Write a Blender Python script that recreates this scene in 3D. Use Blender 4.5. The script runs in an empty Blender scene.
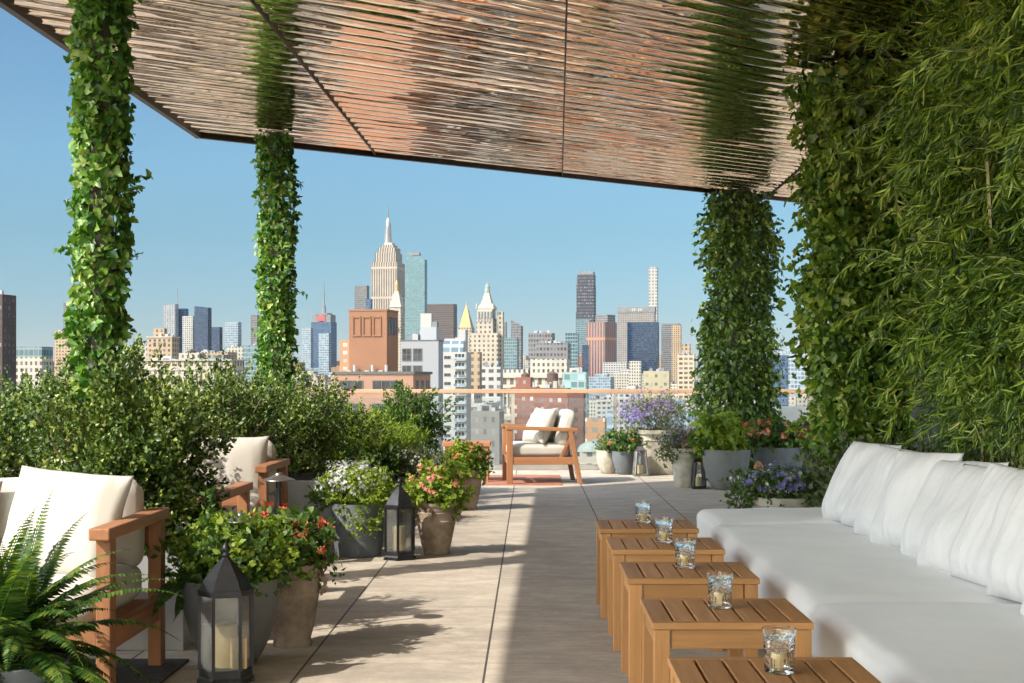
import bpy, bmesh, math, random
import numpy as np
from mathutils import Vector, Matrix, noise
R = math.radians
random.seed(7)
rng = np.random.default_rng(11)
sc = bpy.context.scene
col = sc.collection
F = 1440.0; VX = 531.0; VY = 380.0; HC = 1.2
TH = R(-12)            # the street grid is turned this much against the terrace

# ------------------------------------------------------------------ helpers
def W(px, D): return (px - VX) / F * D
def Z(py, D): return HC - (py - VY) / F * D

def tag(o, label=None, cat=None, group=None, kind=None):
    if label: o['label'] = label
    if cat: o['category'] = cat
    if group: o['group'] = group
    if kind: o['kind'] = kind
    return o

def empty(name, loc, label, cat, group=None, rz=0):
    o = bpy.data.objects.new(name, None); col.objects.link(o)
    o.location = loc; o.rotation_euler = (0, 0, rz); o.empty_display_size = 0.1
    return tag(o, label, cat, group)

def link(name, me, mat, parent=None, loc=None, smooth=False):
    o = bpy.data.objects.new(name, me); col.objects.link(o)
    if mat is not None:
        for m in (mat if isinstance(mat, (list, tuple)) else [mat]): me.materials.append(m)
    if parent is not None: o.parent = parent
    if loc is not None: o.location = loc
    if smooth and len(me.polygons):
        me.polygons.foreach_set('use_smooth', np.ones(len(me.polygons), dtype=bool))
    return o

def bmo(name, bm, mat, parent=None, loc=None, smooth=False, bevel=0, seg=2, angle=None):
    if bevel:
        eds = [e for e in bm.edges if len(e.link_faces) == 2 and e.calc_face_angle(0) > R(35)]
        bmesh.ops.bevel(bm, geom=eds, offset=bevel, segments=seg, affect='EDGES', profile=0.5, clamp_overlap=True)
    me = bpy.data.meshes.new(name); bm.normal_update(); bm.to_mesh(me); bm.free()
    o = link(name, me, mat, parent, loc, smooth)
    if smooth and angle:
        try: me.set_sharp_from_angle(angle=R(angle))
        except Exception: pass
    return o

def box(bm, c, s, rot=None):
    m = Matrix.Translation(c)
    if rot is not None: m = m @ rot
    m = m @ Matrix.Diagonal((s[0], s[1], s[2], 1))
    return bmesh.ops.create_cube(bm, size=1, matrix=m)['verts']

def boxmm(bm, a, b):
    return box(bm, [(a[i] + b[i]) / 2 for i in range(3)], [abs(b[i] - a[i]) for i in range(3)])

def bar(bm, p, q, w, h=None, roll=0):
    p = Vector(p); q = Vector(q); d = q - p; h = h or w
    rot = d.to_track_quat('Z', 'Y').to_matrix().to_4x4() @ Matrix.Rotation(roll, 4, 'Z')
    box(bm, (p + q) / 2, (w, h, d.length), rot)

def lathe(bm, prof, n=32, c=(0, 0, 0), sq=False, rot0=0):
    rings = []
    for r, z in prof:
        ring = []
        for i in range(n):
            a = 2 * math.pi * i / n + rot0
            if sq:   # rounded square section
                k = (abs(math.cos(a)) ** 8 + abs(math.sin(a)) ** 8) ** (-1 / 8)
            else: k = 1
            ring.append(bm.verts.new((c[0] + r * k * math.cos(a), c[1] + r * k * math.sin(a), c[2] + z)))
        rings.append(ring)
    for a, b in zip(rings[:-1], rings[1:]):
        for i in range(n):
            bm.faces.new((a[i], a[(i + 1) % n], b[(i + 1) % n], b[i]))
    if prof[0][0] > 1e-6: bm.faces.new(rings[0][::-1])
    if prof[-1][0] > 1e-6: bm.faces.new(rings[-1])

def prism(bm, n, r0, r1, z0, z1, rot0=0, c=(0, 0)):
    lathe(bm, [(r0, z0), (r1, z1)], n, (c[0], c[1], 0), rot0=rot0)

# ------------------------------------------------------------------ materials
def new_mat(name):
    m = bpy.data.materials.new(name); m.use_nodes = True
    nt = m.node_tree; b = nt.nodes['Principled BSDF']
    return m, nt, b

class NB:
    def __init__(s, nt): s.nt = nt
    def n(s, t, **kw):
        nd = s.nt.nodes.new(t)
        for k, v in kw.items():
            if k.startswith('i_'):
                nd.inputs[int(k[2:])].default_value = v
            else: setattr(nd, k, v)
        return nd
    def l(s, a, b): s.nt.links.new(a, b)
    def math(s, op, a, b=None, c=None, clamp=False):
        nd = s.nt.nodes.new('ShaderNodeMath'); nd.operation = op; nd.use_clamp = clamp
        for i, v in enumerate((a, b, c)):
            if v is None: continue
            if hasattr(v, 'is_linked'): s.l(v, nd.inputs[i])
            else: nd.inputs[i].default_value = v
        return nd.outputs[0]
    def mix(s, f, a, b, blend='MIX'):
        nd = s.nt.nodes.new('ShaderNodeMix'); nd.data_type = 'RGBA'; nd.blend_type = blend
        for i, v in ((0, f), (6, a), (7, b)):
            if hasattr(v, 'is_linked'): s.l(v, nd.inputs[i])
            else: nd.inputs[i].default_value = v if i == 0 else (*v, 1) if len(v) == 3 else v
        return nd.outputs[2]
    def ramp(s, f, stops):
        nd = s.nt.nodes.new('ShaderNodeValToRGB'); cr = nd.color_ramp
        while len(cr.elements) < len(stops): cr.elements.new(0.5)
        for e, (p, c) in zip(cr.elements, stops): e.position = p; e.color = (*c, 1)
        s.l(f, nd.inputs[0]); return nd.outputs[0]
    def noise(s, scale, detail=3, vec=None, rough=0.5, stretch=None, coord='Object', w=None):
        tc = s.nt.nodes.new('ShaderNodeTexCoord'); v = vec or tc.outputs[coord]
        if stretch:
            mp = s.nt.nodes.new('ShaderNodeMapping'); mp.inputs['Scale'].default_value = stretch
            s.l(v, mp.inputs[0]); v = mp.outputs[0]
        nd = s.nt.nodes.new('ShaderNodeTexNoise'); nd.inputs['Scale'].default_value = scale
        nd.inputs['Detail'].default_value = detail; nd.inputs['Roughness'].default_value = rough
        s.l(v, nd.inputs['Vector']); return nd.outputs[0]
    def bump(s, h, strength, dist, b, normal=None):
        nd = s.nt.nodes.new('ShaderNodeBump'); nd.inputs['Strength'].default_value = strength
        nd.inputs['Distance'].default_value = dist; s.l(h, nd.inputs['Height'])
        if normal is not None: s.l(normal, nd.inputs['Normal'])
        if b is not None: s.l(nd.outputs[0], b.inputs['Normal'])
        return nd.outputs[0]

def mottled(name, c, var=0.15, scale=6, rough=0.8, bump=0.2, bd=0.01, metal=0, spec=0.5, c2=None):
    m, nt, b = new_mat(name); N = NB(nt)
    f = N.noise(scale, 5, rough=0.6)
    lo = tuple(x * (1 - var) for x in c); hi = tuple(min(1, x * (1 + var)) for x in (c2 or c))
    N.l(N.ramp(f, [(0.3, lo), (0.7, hi)]), b.inputs['Base Color'])
    b.inputs['Roughness'].default_value = rough; b.inputs['Metallic'].default_value = metal
    b.inputs['Specular IOR Level'].default_value = spec
    if bump: N.bump(N.noise(scale * 5, 4), bump, bd, b)
    return m

def wood(name, axis, c=(0.50, 0.25, 0.098)):
    m, nt, b = new_mat(name); N = NB(nt)
    st = [28, 28, 28]; st[axis] = 1.6
    orn = N.n('ShaderNodeObjectInfo').outputs['Random']; tco = N.n('ShaderNodeTexCoord')
    va = N.n('ShaderNodeVectorMath', operation='ADD'); N.l(tco.outputs['Object'], va.inputs[0]); N.l(N.math('MULTIPLY', orn, 13.0), va.inputs[1])
    g = N.noise(1.0, 4, stretch=tuple(st), rough=0.65, vec=va.outputs[0])
    st2 = [7, 7, 7]; st2[axis] = 0.8
    g2 = N.noise(1.0, 3, stretch=tuple(st2), vec=va.outputs[0])
    st3 = [160, 160, 160]; st3[axis] = 6
    g3 = N.noise(1.0, 2, stretch=tuple(st3), vec=va.outputs[0])
    a = N.ramp(g, [(0.25, tuple(x * 0.72 for x in c)), (0.55, c), (0.8, tuple(min(1, x * 1.25) for x in c))])
    a = N.mix(N.math('MULTIPLY', g2, 0.55), a, tuple(x * 0.62 for x in c))
    rnd = N.n('ShaderNodeNewGeometry').outputs['Random Per Island']
    v = N.math('ADD', N.math('MULTIPLY_ADD', rnd, 0.2, 0.75), N.math('MULTIPLY', orn, .28))
    hsv = N.n('ShaderNodeHueSaturation'); N.l(v, hsv.inputs['Value']); N.l(a, hsv.inputs['Color'])
    N.l(hsv.outputs[0], b.inputs['Base Color'])
    N.l(N.ramp(g, [(0.2, (0.6,) * 3), (0.8, (0.45,) * 3)]), b.inputs['Roughness'])
    N.bump(g3, 0.35, 0.002, b); b.inputs['Specular IOR Level'].default_value = .22
    return m

def leafmat(name, cols, transl=0.35, rough=0.45, spec=0.4, clump=3.0):
    m, nt, b = new_mat(name); N = NB(nt)
    rnd = N.n('ShaderNodeNewGeometry').outputs['Random Per Island']
    cl = N.noise(clump, 2)
    f = N.math('ADD', N.math('MULTIPLY', rnd, 0.65), N.math('MULTIPLY', N.math('SUBTRACT', cl, 0.3), 0.8), clamp=True)
    n = len(cols)
    cr = N.ramp(f, [(i / (n - 1), c) for i, c in enumerate(cols)])
    N.l(cr, b.inputs['Base Color']); b.inputs['Roughness'].default_value = rough
    b.inputs['Specular IOR Level'].default_value = spec
    tr = N.n('ShaderNodeBsdfTranslucent')
    N.l(N.mix(1.0, cr, (1.25, 1.3, 0.5), 'MULTIPLY'), tr.inputs[0])
    mx = N.n('ShaderNodeMixShader'); mx.inputs[0].default_value = transl
    N.l(b.outputs[0], mx.inputs[1]); N.l(tr.outputs[0], mx.inputs[2])
    N.l(mx.outputs[0], nt.nodes['Material Output'].inputs[0])
    return m

def pane_glass(name, tint=(0.93, 0.96, 0.96), refl=0.08, rough=0.01, dirt=0.0):
    m, nt, b = new_mat(name); N = NB(nt)
    lw = N.n('ShaderNodeLayerWeight'); lw.inputs[0].default_value = 0.25
    tp = N.n('ShaderNodeBsdfTransparent'); tp.inputs[0].default_value = (*tint, 1)
    gl = N.n('ShaderNodeBsdfGlossy'); gl.inputs['Roughness'].default_value = rough
    mx = N.n('ShaderNodeMixShader'); N.l(N.math('MULTIPLY_ADD', lw.outputs['Fresnel'], 0.8, refl * 0.4, clamp=True), mx.inputs[0])
    N.l(tp.outputs[0], mx.inputs[1]); N.l(gl.outputs[0], mx.inputs[2])
    out = mx.outputs[0]
    if dirt:
        df = N.n('ShaderNodeBsdfDiffuse'); df.inputs[0].default_value = (0.7, 0.7, 0.68, 1)
        m2 = N.n('ShaderNodeMixShader'); N.l(N.math('MULTIPLY', N.noise(9, 4), dirt), m2.inputs[0])
        N.l(out, m2.inputs[1]); N.l(df.outputs[0], m2.inputs[2]); out = m2.outputs[0]
    N.l(out, nt.nodes['Material Output'].inputs[0])
    return m

_fc = {}
def facade(wall, glass=(0.05, 0.07, 0.09), cw=3.0, ch=3.4, fw=0.5, fh=0.5, roof=(0.3, 0.29, 0.28), gr=0.15,
           vary=0.5, band=0.0, stripes=0.0, metal=0.0, wall2=None, brick=False):
    key = (wall, glass, cw, ch, fw, fh, roof, gr, vary, band, stripes, metal, wall2, brick)
    if key in _fc: return _fc[key]
    m, nt, b = new_mat('facade'); N = NB(nt)
    tc = N.n('ShaderNodeTexCoord')
    sp = N.n('ShaderNodeSeparateXYZ'); N.l(tc.outputs['Object'], sp.inputs[0])
    sn = N.n('ShaderNodeSeparateXYZ'); N.l(tc.outputs['Normal'], sn.inputs[0])
    ax = N.math('ABSOLUTE', sn.outputs[0]); ay = N.math('ABSOLUTE', sn.outputs[1])
    isx = N.math('GREATER_THAN', ax, ay)
    up = N.math('GREATER_THAN', N.math('ABSOLUTE', sn.outputs[2]), 0.6)
    u = N.math('ADD', N.math('MULTIPLY', sp.outputs[1], isx), N.math('MULTIPLY', sp.outputs[0], N.math('SUBTRACT', 1.0, isx)))
    uu = N.math('ADD', N.math('DIVIDE', u, cw), 500.5); vv = N.math('ADD', N.math('DIVIDE', sp.outputs[2], ch), 200.0)
    fu = N.math('FRACT', uu); fv = N.math('FRACT', vv)
    mu = N.math('LESS_THAN', N.math('ABSOLUTE', N.math('SUBTRACT', fu, 0.5)), fw / 2)
    mv = N.math('LESS_THAN', N.math('ABSOLUTE', N.math('SUBTRACT', fv, 0.55)), fh / 2)
    win = N.math('MULTIPLY', N.math('MULTIPLY', mu, mv), N.math('SUBTRACT', 1.0, up))
    cb = N.n('ShaderNodeCombineXYZ'); N.l(N.math('FLOOR', uu), cb.inputs[0]); N.l(N.math('FLOOR', vv), cb.inputs[1]); N.l(isx, cb.inputs[2])
    wn = N.n('ShaderNodeTexWhiteNoise'); wn.noise_dimensions = '3D'; N.l(cb.outputs[0], wn.inputs['Vector'])
    rnd = wn.outputs['Value']
    g = N.mix(N.math('MULTIPLY', N.math('POWER', rnd, 3.0), vary), glass, tuple(min(1, x * 2.5 + 0.12) for x in glass))  # random panes painted lighter, standing in for blinds and glass reflections
    wl = N.noise(0.05, 4, rough=0.7)
    wc = N.ramp(wl, [(0.3, tuple(x * 0.82 for x in wall)), (0.7, tuple(min(1, x * 1.1) for x in wall))])
    if wall2:
        h = N.math('GREATER_THAN', N.math('SINE', N.math('MULTIPLY', sp.outputs[2], 0.12)), 0.6)
        wc = N.mix(h, wc, wall2)
    if band:
        bd = N.math('LESS_THAN', fv, band); wc = N.mix(bd, wc, tuple(x * 0.65 for x in wall))
    if stripes:
        fs = N.math('LESS_THAN', N.math('FRACT', N.math('ADD', uu, 0.5)), stripes)
        wc = N.mix(fs, wc, tuple(min(1, x * 1.35) for x in wall))
    if brick:
        wc = N.mix(N.math('MULTIPLY', N.noise(2.2, 3, stretch=(1, 1, 4)), 0.5), wc, tuple(x * 0.6 for x in wall))
    c = N.mix(win, wc, g)
    rn = N.ramp(N.noise(0.25, 4), [(0.35, tuple(x * 0.7 for x in roof)), (0.65, roof)])
    c = N.mix(up, c, rn)
    N.l(c, b.inputs['Base Color'])
    N.l(N.math('MULTIPLY_ADD', win, gr - 0.8, 0.8), b.inputs['Roughness']); b.inputs['Specular IOR Level'].default_value = .22
    if metal: N.l(N.math('MULTIPLY', win, metal), b.inputs['Metallic'])
    bp = N.n('ShaderNodeBump'); bp.inputs['Strength'].default_value = 0.6; bp.inputs['Distance'].default_value = 0.25; bp.invert = True
    N.l(win, bp.inputs['Height']); N.l(bp.outputs[0], b.inputs['Normal'])
    _fc[key] = m
    return m

M = {}
M['wx'] = wood('teak_across', 0); M['wy'] = wood('teak_lengthwise', 1); M['wz'] = wood('teak_upright', 2)
RD = (0.38, 0.175, 0.085)
M['rx'] = wood('stained_teak_across', 0, RD); M['ry'] = wood('stained_teak_lengthwise', 1, RD); M['rz'] = wood('stained_teak_upright', 2, RD)
M['rail'] = wood('handrail_wood', 0, (0.52, 0.32, 0.2))
M['lantern_wood'] = wood('weathered_wood', 2, (0.16, 0.09, 0.05))

def fabric(name, c, wr=0.35, sc_=9):
    m, nt, b = new_mat(name); N = NB(nt)
    b.inputs['Roughness'].default_value = 0.9; b.inputs['Specular IOR Level'].default_value = 0.2
    b.inputs['Sheen Weight'].default_value = 0.2
    f = N.noise(3, 3)
    N.l(N.ramp(f, [(0.3, tuple(x * 0.94 for x in c)), (0.7, c)]), b.inputs['Base Color'])
    n1 = N.bump(N.noise(sc_, 4, rough=0.55, stretch=(1, 1, 0.35)), wr, 0.02, None)
    N.bump(N.noise(900, 1), 0.12, 0.001, b, normal=n1)
    return m
M['sofa'] = fabric('sofa_canvas', (0.72, 0.71, 0.70), 0.22, 6)
M['pillow'] = fabric('linen_pillow', (0.68, 0.665, 0.68), 0.5, 14)
M['cream'] = fabric('cream_canvas', (0.50, 0.465, 0.41), 0.22, 7)

M['terracotta'] = mottled('aged_terracotta', (0.25, 0.175, 0.125), 0.3, 9, 0.85, 0.3, 0.004, c2=(0.33, 0.26, 0.20))
M['charcoal'] = mottled('charcoal_fibre_cement', (0.115, 0.13, 0.145), 0.12, 7, 0.7, 0.1, 0.002)
M['greypot'] = mottled('grey_fibre_cement', (0.15, 0.155, 0.155), 0.14, 7, 0.75, 0.1, 0.002)
M['stonepot'] = mottled('pale_cast_stone', (0.34, 0.31, 0.25), 0.2, 8, 0.85, 0.3, 0.003, c2=(0.42, 0.39, 0.33))
M['planter'] = mottled('pale_zinc_planter', (0.34, 0.35, 0.36), 0.1, 2, 0.6, 0.05, 0.002)
M['soil'] = mottled('potting_soil', (0.03, 0.022, 0.016), 0.4, 30, 0.95, 0.8, 0.02)
M['iron'] = mottled('dark_iron', (0.03, 0.031, 0.035), 0.3, 14, 0.42, 0.15, 0.001, metal=0.6)
M['bronze'] = mottled('bronze_trim', (0.05, 0.035, 0.03), 0.2, 3, 0.5, 0, metal=0.5)
M['steel'] = mottled('brushed_steel', (0.55, 0.54, 0.52), 0.1, 5, 0.35, 0, metal=1)
M['zinc'] = mottled('lamp_zinc', (0.22, 0.21, 0.2), 0.2, 20, 0.4, 0, metal=0.8)
M['glass'] = pane_glass('clear_pane', dirt=0.06)
M['lglass'] = pane_glass('lantern_pane', (0.8, 0.82, 0.82), 0.2, 0.03, dirt=0.14)
M['wax'] = mottled('ivory_wax', (0.86, 0.66, 0.36), 0.04, 10, 0.5, 0)
M['wax'].node_tree.nodes['Principled BSDF'].inputs['Subsurface Weight'].default_value = 0.4
M['wax'].node_tree.nodes['Principled BSDF'].inputs['Subsurface Radius'].default_value = (0.02, 0.014, 0.006)
M['rug'] = mottled('terracotta_mat', (0.36, 0.15, 0.09), 0.2, 14, 0.95, 0.3, 0.004)
M['darkrug'] = mottled('dark_woven_mat', (0.05, 0.045, 0.04), 0.5, 40, 0.95, 0.3, 0.004)
M['bark'] = mottled('woody_stem', (0.11, 0.075, 0.045), 0.3, 40, 0.9, 0.4, 0.004)
M['culm'] = mottled('bamboo_culm', (0.33, 0.33, 0.12), 0.3, 20, 0.5, 0)
M['post'] = mottled('painted_column', (0.1, 0.09, 0.07), 0.2, 5, 0.8, 0.1)

def crystal():
    m, nt, b = new_mat('cut_crystal')
    b.inputs['Transmission Weight'].default_value = 1; b.inputs['IOR'].default_value = 1.45
    b.inputs['Roughness'].default_value = 0.02; b.inputs['Base Color'].default_value = (0.97, 0.98, 0.98, 1)
    return m
M['crystal'] = crystal()

M['box'] = leafmat('boxwood_leaf', [(0.010, 0.028, 0.006), (0.04, 0.085, 0.014), (0.15, 0.21, 0.035), (0.44, 0.46, 0.12)], 0.13, 0.38)
M['ivy'] = leafmat('ivy_leaf', [(0.015, 0.06, 0.01), (0.05, 0.15, 0.018), (0.15, 0.28, 0.04), (0.50, 0.54, 0.22)], 0.3, 0.35, 0.5, 2.0)
M['ivyd'] = leafmat('dark_vine_leaf', [(0.015, 0.04, 0.01), (0.05, 0.11, 0.02), (0.13, 0.22, 0.035), (0.38, 0.46, 0.09)], 0.25, 0.35, 0.5, 2.0)
M['ivyb'] = leafmat('bright_vine_leaf', [(0.02, 0.055, 0.012), (0.065, 0.15, 0.02), (0.20, 0.31, 0.035), (0.60, 0.62, 0.18)], 0.35, 0.35, 0.5, 2.0)
M['bamboo'] = leafmat('bamboo_leaf', [(0.016, 0.045, 0.01), (0.065, 0.14, 0.02), (0.25, 0.38, 0.04), (0.58, 0.60, 0.18)], 0.2, 0.38, 0.5, 2.2)
M['fern'] = leafmat('fern_frond', [(0.014, 0.045, 0.012), (0.05, 0.11, 0.02), (0.22, 0.28, 0.04)], 0.4, 0.5, 0.3, 4)
M['lime'] = leafmat('lime_foliage', [(0.06, 0.13, 0.018), (0.20, 0.29, 0.035), (0.45, 0.50, 0.09)], 0.4, 0.5, 0.3, 6)
M['green'] = leafmat('fresh_foliage', [(0.02, 0.06, 0.015), (0.07, 0.14, 0.03), (0.18, 0.25, 0.06)], 0.35, 0.5, 0.3, 6)
M['moss'] = leafmat('mossy_groundcover', [(0.03, 0.05, 0.01), (0.08, 0.11, 0.02), (0.16, 0.17, 0.04)], 0.3, 0.8, 0.2, 6)
M['sage'] = leafmat('sage_foliage', [(0.05, 0.07, 0.035), (0.12, 0.15, 0.07), (0.24, 0.26, 0.15)], 0.3, 0.6, 0.3, 6)
M['f_red'] = leafmat('red_petal', [(0.45, 0.03, 0.03), (0.62, 0.08, 0.06), (0.75, 0.2, 0.12)], 0.3, 0.6, 0.2)
M['f_pink'] = leafmat('pink_petal', [(0.6, 0.14, 0.13), (0.75, 0.3, 0.22), (0.8, 0.5, 0.38)], 0.3, 0.6, 0.2)
M['f_white'] = leafmat('white_petal', [(0.45, 0.44, 0.55), (0.65, 0.65, 0.72), (0.8, 0.8, 0.8)], 0.3, 0.6, 0.2)
M['f_purple'] = leafmat('purple_petal', [(0.13, 0.09, 0.22), (0.22, 0.16, 0.36), (0.36, 0.3, 0.48)], 0.3, 0.6, 0.2)
M['f_blue'] = leafmat('violet_petal', [(0.12, 0.10, 0.34), (0.22, 0.2, 0.5), (0.42, 0.4, 0.65)], 0.3, 0.6, 0.2)
M['f_coral'] = leafmat('coral_petal', [(0.6, 0.15, 0.05), (0.7, 0.28, 0.1), (0.75, 0.4, 0.2)], 0.3, 0.6, 0.2)

# ------------------------------------------------------------------ foliage
TPL = {
 'kite': ([(0, 0, 0), (.45, .5, .10), (1, 0, 0), (.45, -.5, .10)], [(0, 1, 2), (0, 2, 3)]),
 'oval': ([(0, 0, 0), (.25, .4, .06), (.65, .42, .05), (1, 0, -.08), (.65, -.42, .05), (.25, -.4, .06)],
          [(0, 1, 2, 3), (0, 3, 4, 5)]),
 'ivy': ([(0, 0, 0), (-.08, .38, .0), (.28, .55, .1), (.45, .34, .06), (.7, .3, .03), (1, 0, -.16), (.7, -.3, .03), (.45, -.34, .06), (.28, -.55, .1), (-.08, -.38, 0)],
         [(0, 1, 2, 3), (0, 3, 4, 5), (0, 5, 6, 7), (0, 7, 8, 9)]),
 'blade': ([(0, 0, 0), (.28, .5, .03), (.62, .36, -.06), (1, 0, -.22), (.62, -.36, -.06), (.28, -.5, .03)],
           [(0, 1, 2, 3), (0, 3, 4, 5)]),
 'flower': ([(0, 0, 0)] + [p for k in range(5) for p in (
        (0.30 * math.cos(k * 1.2566 - .42), 0.30 * math.sin(k * 1.2566 - .42), .06),
        (0.55 * math.cos(k * 1.2566), 0.55 * math.sin(k * 1.2566), .12),
        (0.30 * math.cos(k * 1.2566 + .42), 0.30 * math.sin(k * 1.2566 + .42), .06))],
        [(0, 1 + 3 * k, 2 + 3 * k, 3 + 3 * k) for k in range(5)]),
}
def unit(a): return a / np.maximum(np.linalg.norm(a, axis=1, keepdims=True), 1e-9)
def leaves(name, P, A, L, Wd, tpl, mat, parent=None, roll=None, up=None):
    """leaf blades at points P along axes A, length L, width Wd"""
    P = np.asarray(P, float); A = unit(np.asarray(A, float)); n = len(P)
    L = np.broadcast_to(np.asarray(L, float), (n,)).reshape(n, 1); Wd = np.broadcast_to(np.asarray(Wd, float), (n,)).reshape(n, 1)
    ref = rng.normal(size=(n, 3)) if up is None else np.asarray(up, float) + rng.normal(size=(n, 3)) * (0.35 if roll is None else roll)
    S = unit(np.cross(A, ref)); Nn = np.cross(S, A)
    tv, tf = TPL[tpl]; tv = np.array(tv)
    V = P[:, None, :] + L[:, None, :] * (tv[None, :, 0:1] * A[:, None, :]) + Wd[:, None, :] * (tv[None, :, 1:2] * S[:, None, :]) + L[:, None, :] * (tv[None, :, 2:3] * Nn[:, None, :])
    V = V.reshape(-1, 3); k = len(tv)
    sizes = np.array([len(f) for f in tf]); flat = np.concatenate([np.array(f) for f in tf])
    idx = (flat[None, :] + (np.arange(n) * k)[:, None]).ravel()
    tot = np.tile(sizes, n); start = np.concatenate([[0], np.cumsum(tot)[:-1]])
    me = bpy.data.meshes.new(name)
    me.vertices.add(len(V)); me.vertices.foreach_set('co', V.astype(np.float32).ravel())
    me.loops.add(len(idx)); me.loops.foreach_set('vertex_index', idx.astype(np.int32))
    me.polygons.add(len(tot)); me.polygons.foreach_set('loop_start', start.astype(np.int32))
    try: me.polygons.foreach_set('loop_total', tot.astype(np.int32))
    except Exception: pass
    me.update(calc_edges=True)
    return link(name, me, mat, parent)

def blob_pts(n, c, r, shell=0.55, lump=0.25, ls=2.3, zmin=None):
    """points in an uneven ellipsoid volume, denser towards the outside, with outward normals"""
    out = []; nn = []
    d = unit(rng.normal(size=(n * 2, 3)))
    rad = shell + (1 - shell) * rng.random(n * 2) ** 0.6
    off = Vector(tuple(rng.random(3) * 50))
    for i in range(n * 2):
        v = Vector(d[i]); k = 1 + lump * 2 * (noise.noise(v * ls + off))
        p = (c[0] + v.x * r[0] * rad[i] * k, c[1] + v.y * r[1] * rad[i] * k, c[2] + v.z * r[2] * rad[i] * k)
        if zmin is not None and p[2] < zmin: continue
        out.append(p); nn.append((v.x, v.y, v.z))
        if len(out) >= n: break
    return np.array(out), np.array(nn)

def sprigs(P, N, k, slen, L, spread=0.6, upb=0.5):
    """k leaves along a short twig at each point"""
    n = len(P)
    D = unit(N + np.array([0, 0, upb]) + rng.normal(size=(n, 3)) * 0.45)
    t = rng.random((n, k))
    PP = P[:, None, :] + D[:, None, :] * (t * slen)[:, :, None] + rng.normal(size=(n, k, 3)) * L * 0.25
    AA = D[:, None, :] * 0.6 + rng.normal(size=(n, k, 3)) * spread
    return PP.reshape(-1, 3), AA.reshape(-1, 3)

def stems(name, base, P, nst, mat, parent, r=0.004):
    bm = bmesh.new()
    for i in rng.choice(len(P), min(nst, len(P)), replace=False):
        p = Vector(P[i]); b = Vector(base) + Vector((rng.normal() * .03, rng.normal() * .03, 0))
        mid = (b + p) / 2 + Vector((rng.normal() * .02, rng.normal() * .02, .03))
        bar(bm, b, mid, r * 2); bar(bm, mid, p, r * 1.3)
    return bmo(name, bm, mat, parent)

def shrub(loc, r, h, nsp, label, mat='box', L=0.025, k=17, z0=0.0, lump=0.6, group='clipped green shrubs in the left planters'):
    o = empty('shrub', loc, label, 'shrub', group)
    c = (0, 0, z0 + h / 2); rr = (r[0], r[1], h / 2)
    P, N = blob_pts(nsp, c, rr, 0.62, lump)
    a, b = sprigs(P, N, k, 0.11, L, 0.55, 0.7)
    P2, N2 = blob_pts(nsp // 3, c, (rr[0] * .7, rr[1] * .7, rr[2] * .75), 0.2, lump)
    a2, b2 = sprigs(P2, N2, 8, 0.12, L, 0.7, 0.4)
    # long shoots that break the outline
    ti = rng.choice(len(P), nsp // 6)
    ti = [i for i in ti if N[i][2] > -0.1]
    s0 = P[ti]; sd = unit(N[ti] + np.array([0, 0, 1.0]) + rng.normal(size=(len(ti), 3)) * .35)
    t = rng.random((len(ti), 14))
    a3 = (s0[:, None, :] + sd[:, None, :] * (0.03 + t * 0.15)[:, :, None]).reshape(-1, 3) + rng.normal(size=(len(ti) * 14, 3)) * .004
    b3 = (sd[:, None, :] + rng.normal(size=(len(ti), 14, 3)) * .6).reshape(-1, 3)
    A = np.vstack([a, a2, a3]); B = np.vstack([b, b2, b3])
    s = L * (0.7 + 0.6 * rng.random(len(A)))
    leaves('foliage', A, B, s, s * 0.62, 'kite', M[mat], o)
    stems('stem', (0, 0, z0 - h * 0.1), P, 70, M['bark'], o, 0.006)
    return o

def ivy_sheath(o, height, rad, n, mat, L, fluff=0.05, z0=0.0, name='ivy', lumps=0.35, tpl='ivy', down=0.7, prof=None):
    th = rng.random(n) * 2 * math.pi; z = z0 + rng.random(n) * height
    off = rng.random() * 100
    k = np.array([1 + lumps * noise.noise(Vector((math.cos(t) * 1.3 + off, math.sin(t) * 1.3, zz * 1.6))) for t, zz in zip(th, z)])
    prof = 1 if prof is None else np.interp((z - z0) / height, prof[0], prof[1])
    rr = rad * prof * k * (0.66 + 0.34 * rng.random(n)) + np.abs(rng.normal(size=n)) * fluff
    P = np.stack([rr * np.cos(th), rr * np.sin(th), z], 1)
    Nn = np.stack([np.cos(th), np.sin(th), np.zeros(n)], 1)
    A = Nn * 0.45 + np.array([0, 0, -down]) + rng.normal(size=(n, 3)) * 0.62
    s = L * (0.45 + 0.95 * rng.random(n) ** 1.3)
    P = P + Nn * 0.01
    return leaves(name, P, A, s, s * 0.95 if tpl == 'ivy' else s * .6, tpl, M[mat], o, up=Nn, roll=0.75)

def vines(o, height, rad, n, mat, L, mat_stem='bark'):
    """trailing shoots that leave the column and hang in the air, leaves along them"""
    P = []; A = []; bm = bmesh.new()
    for i in range(n):
        th = rng.random() * 6.283; z = 0.3 + rng.random() * (height - 0.5)
        p = Vector((rad * math.cos(th), rad * math.sin(th), z)); d = Vector((math.cos(th), math.sin(th), 0.3 + rng.normal() * .5)).normalized()
        for s in range(int(1 + rng.integers(4 if rad < .2 else 7))):
            q = p + d * 0.04; bar(bm, p, q, 0.003); p = q
            d = (d + Vector((rng.normal() * .3, rng.normal() * .3, -0.18 + rng.normal() * .15))).normalized()
            for _ in range(2):
                P.append(tuple(p)); A.append((d.x + rng.normal() * .7, d.y + rng.normal() * .7, d.z + rng.normal() * .6 - .2))
    s = L * (0.6 + 0.6 * rng.random(len(P)))
    l = leaves('trailing_leaves', P, A, s, s * .8, 'ivy', M[mat], o)
    bmo('vine_stem', bm, M[mat_stem], l)

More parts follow.
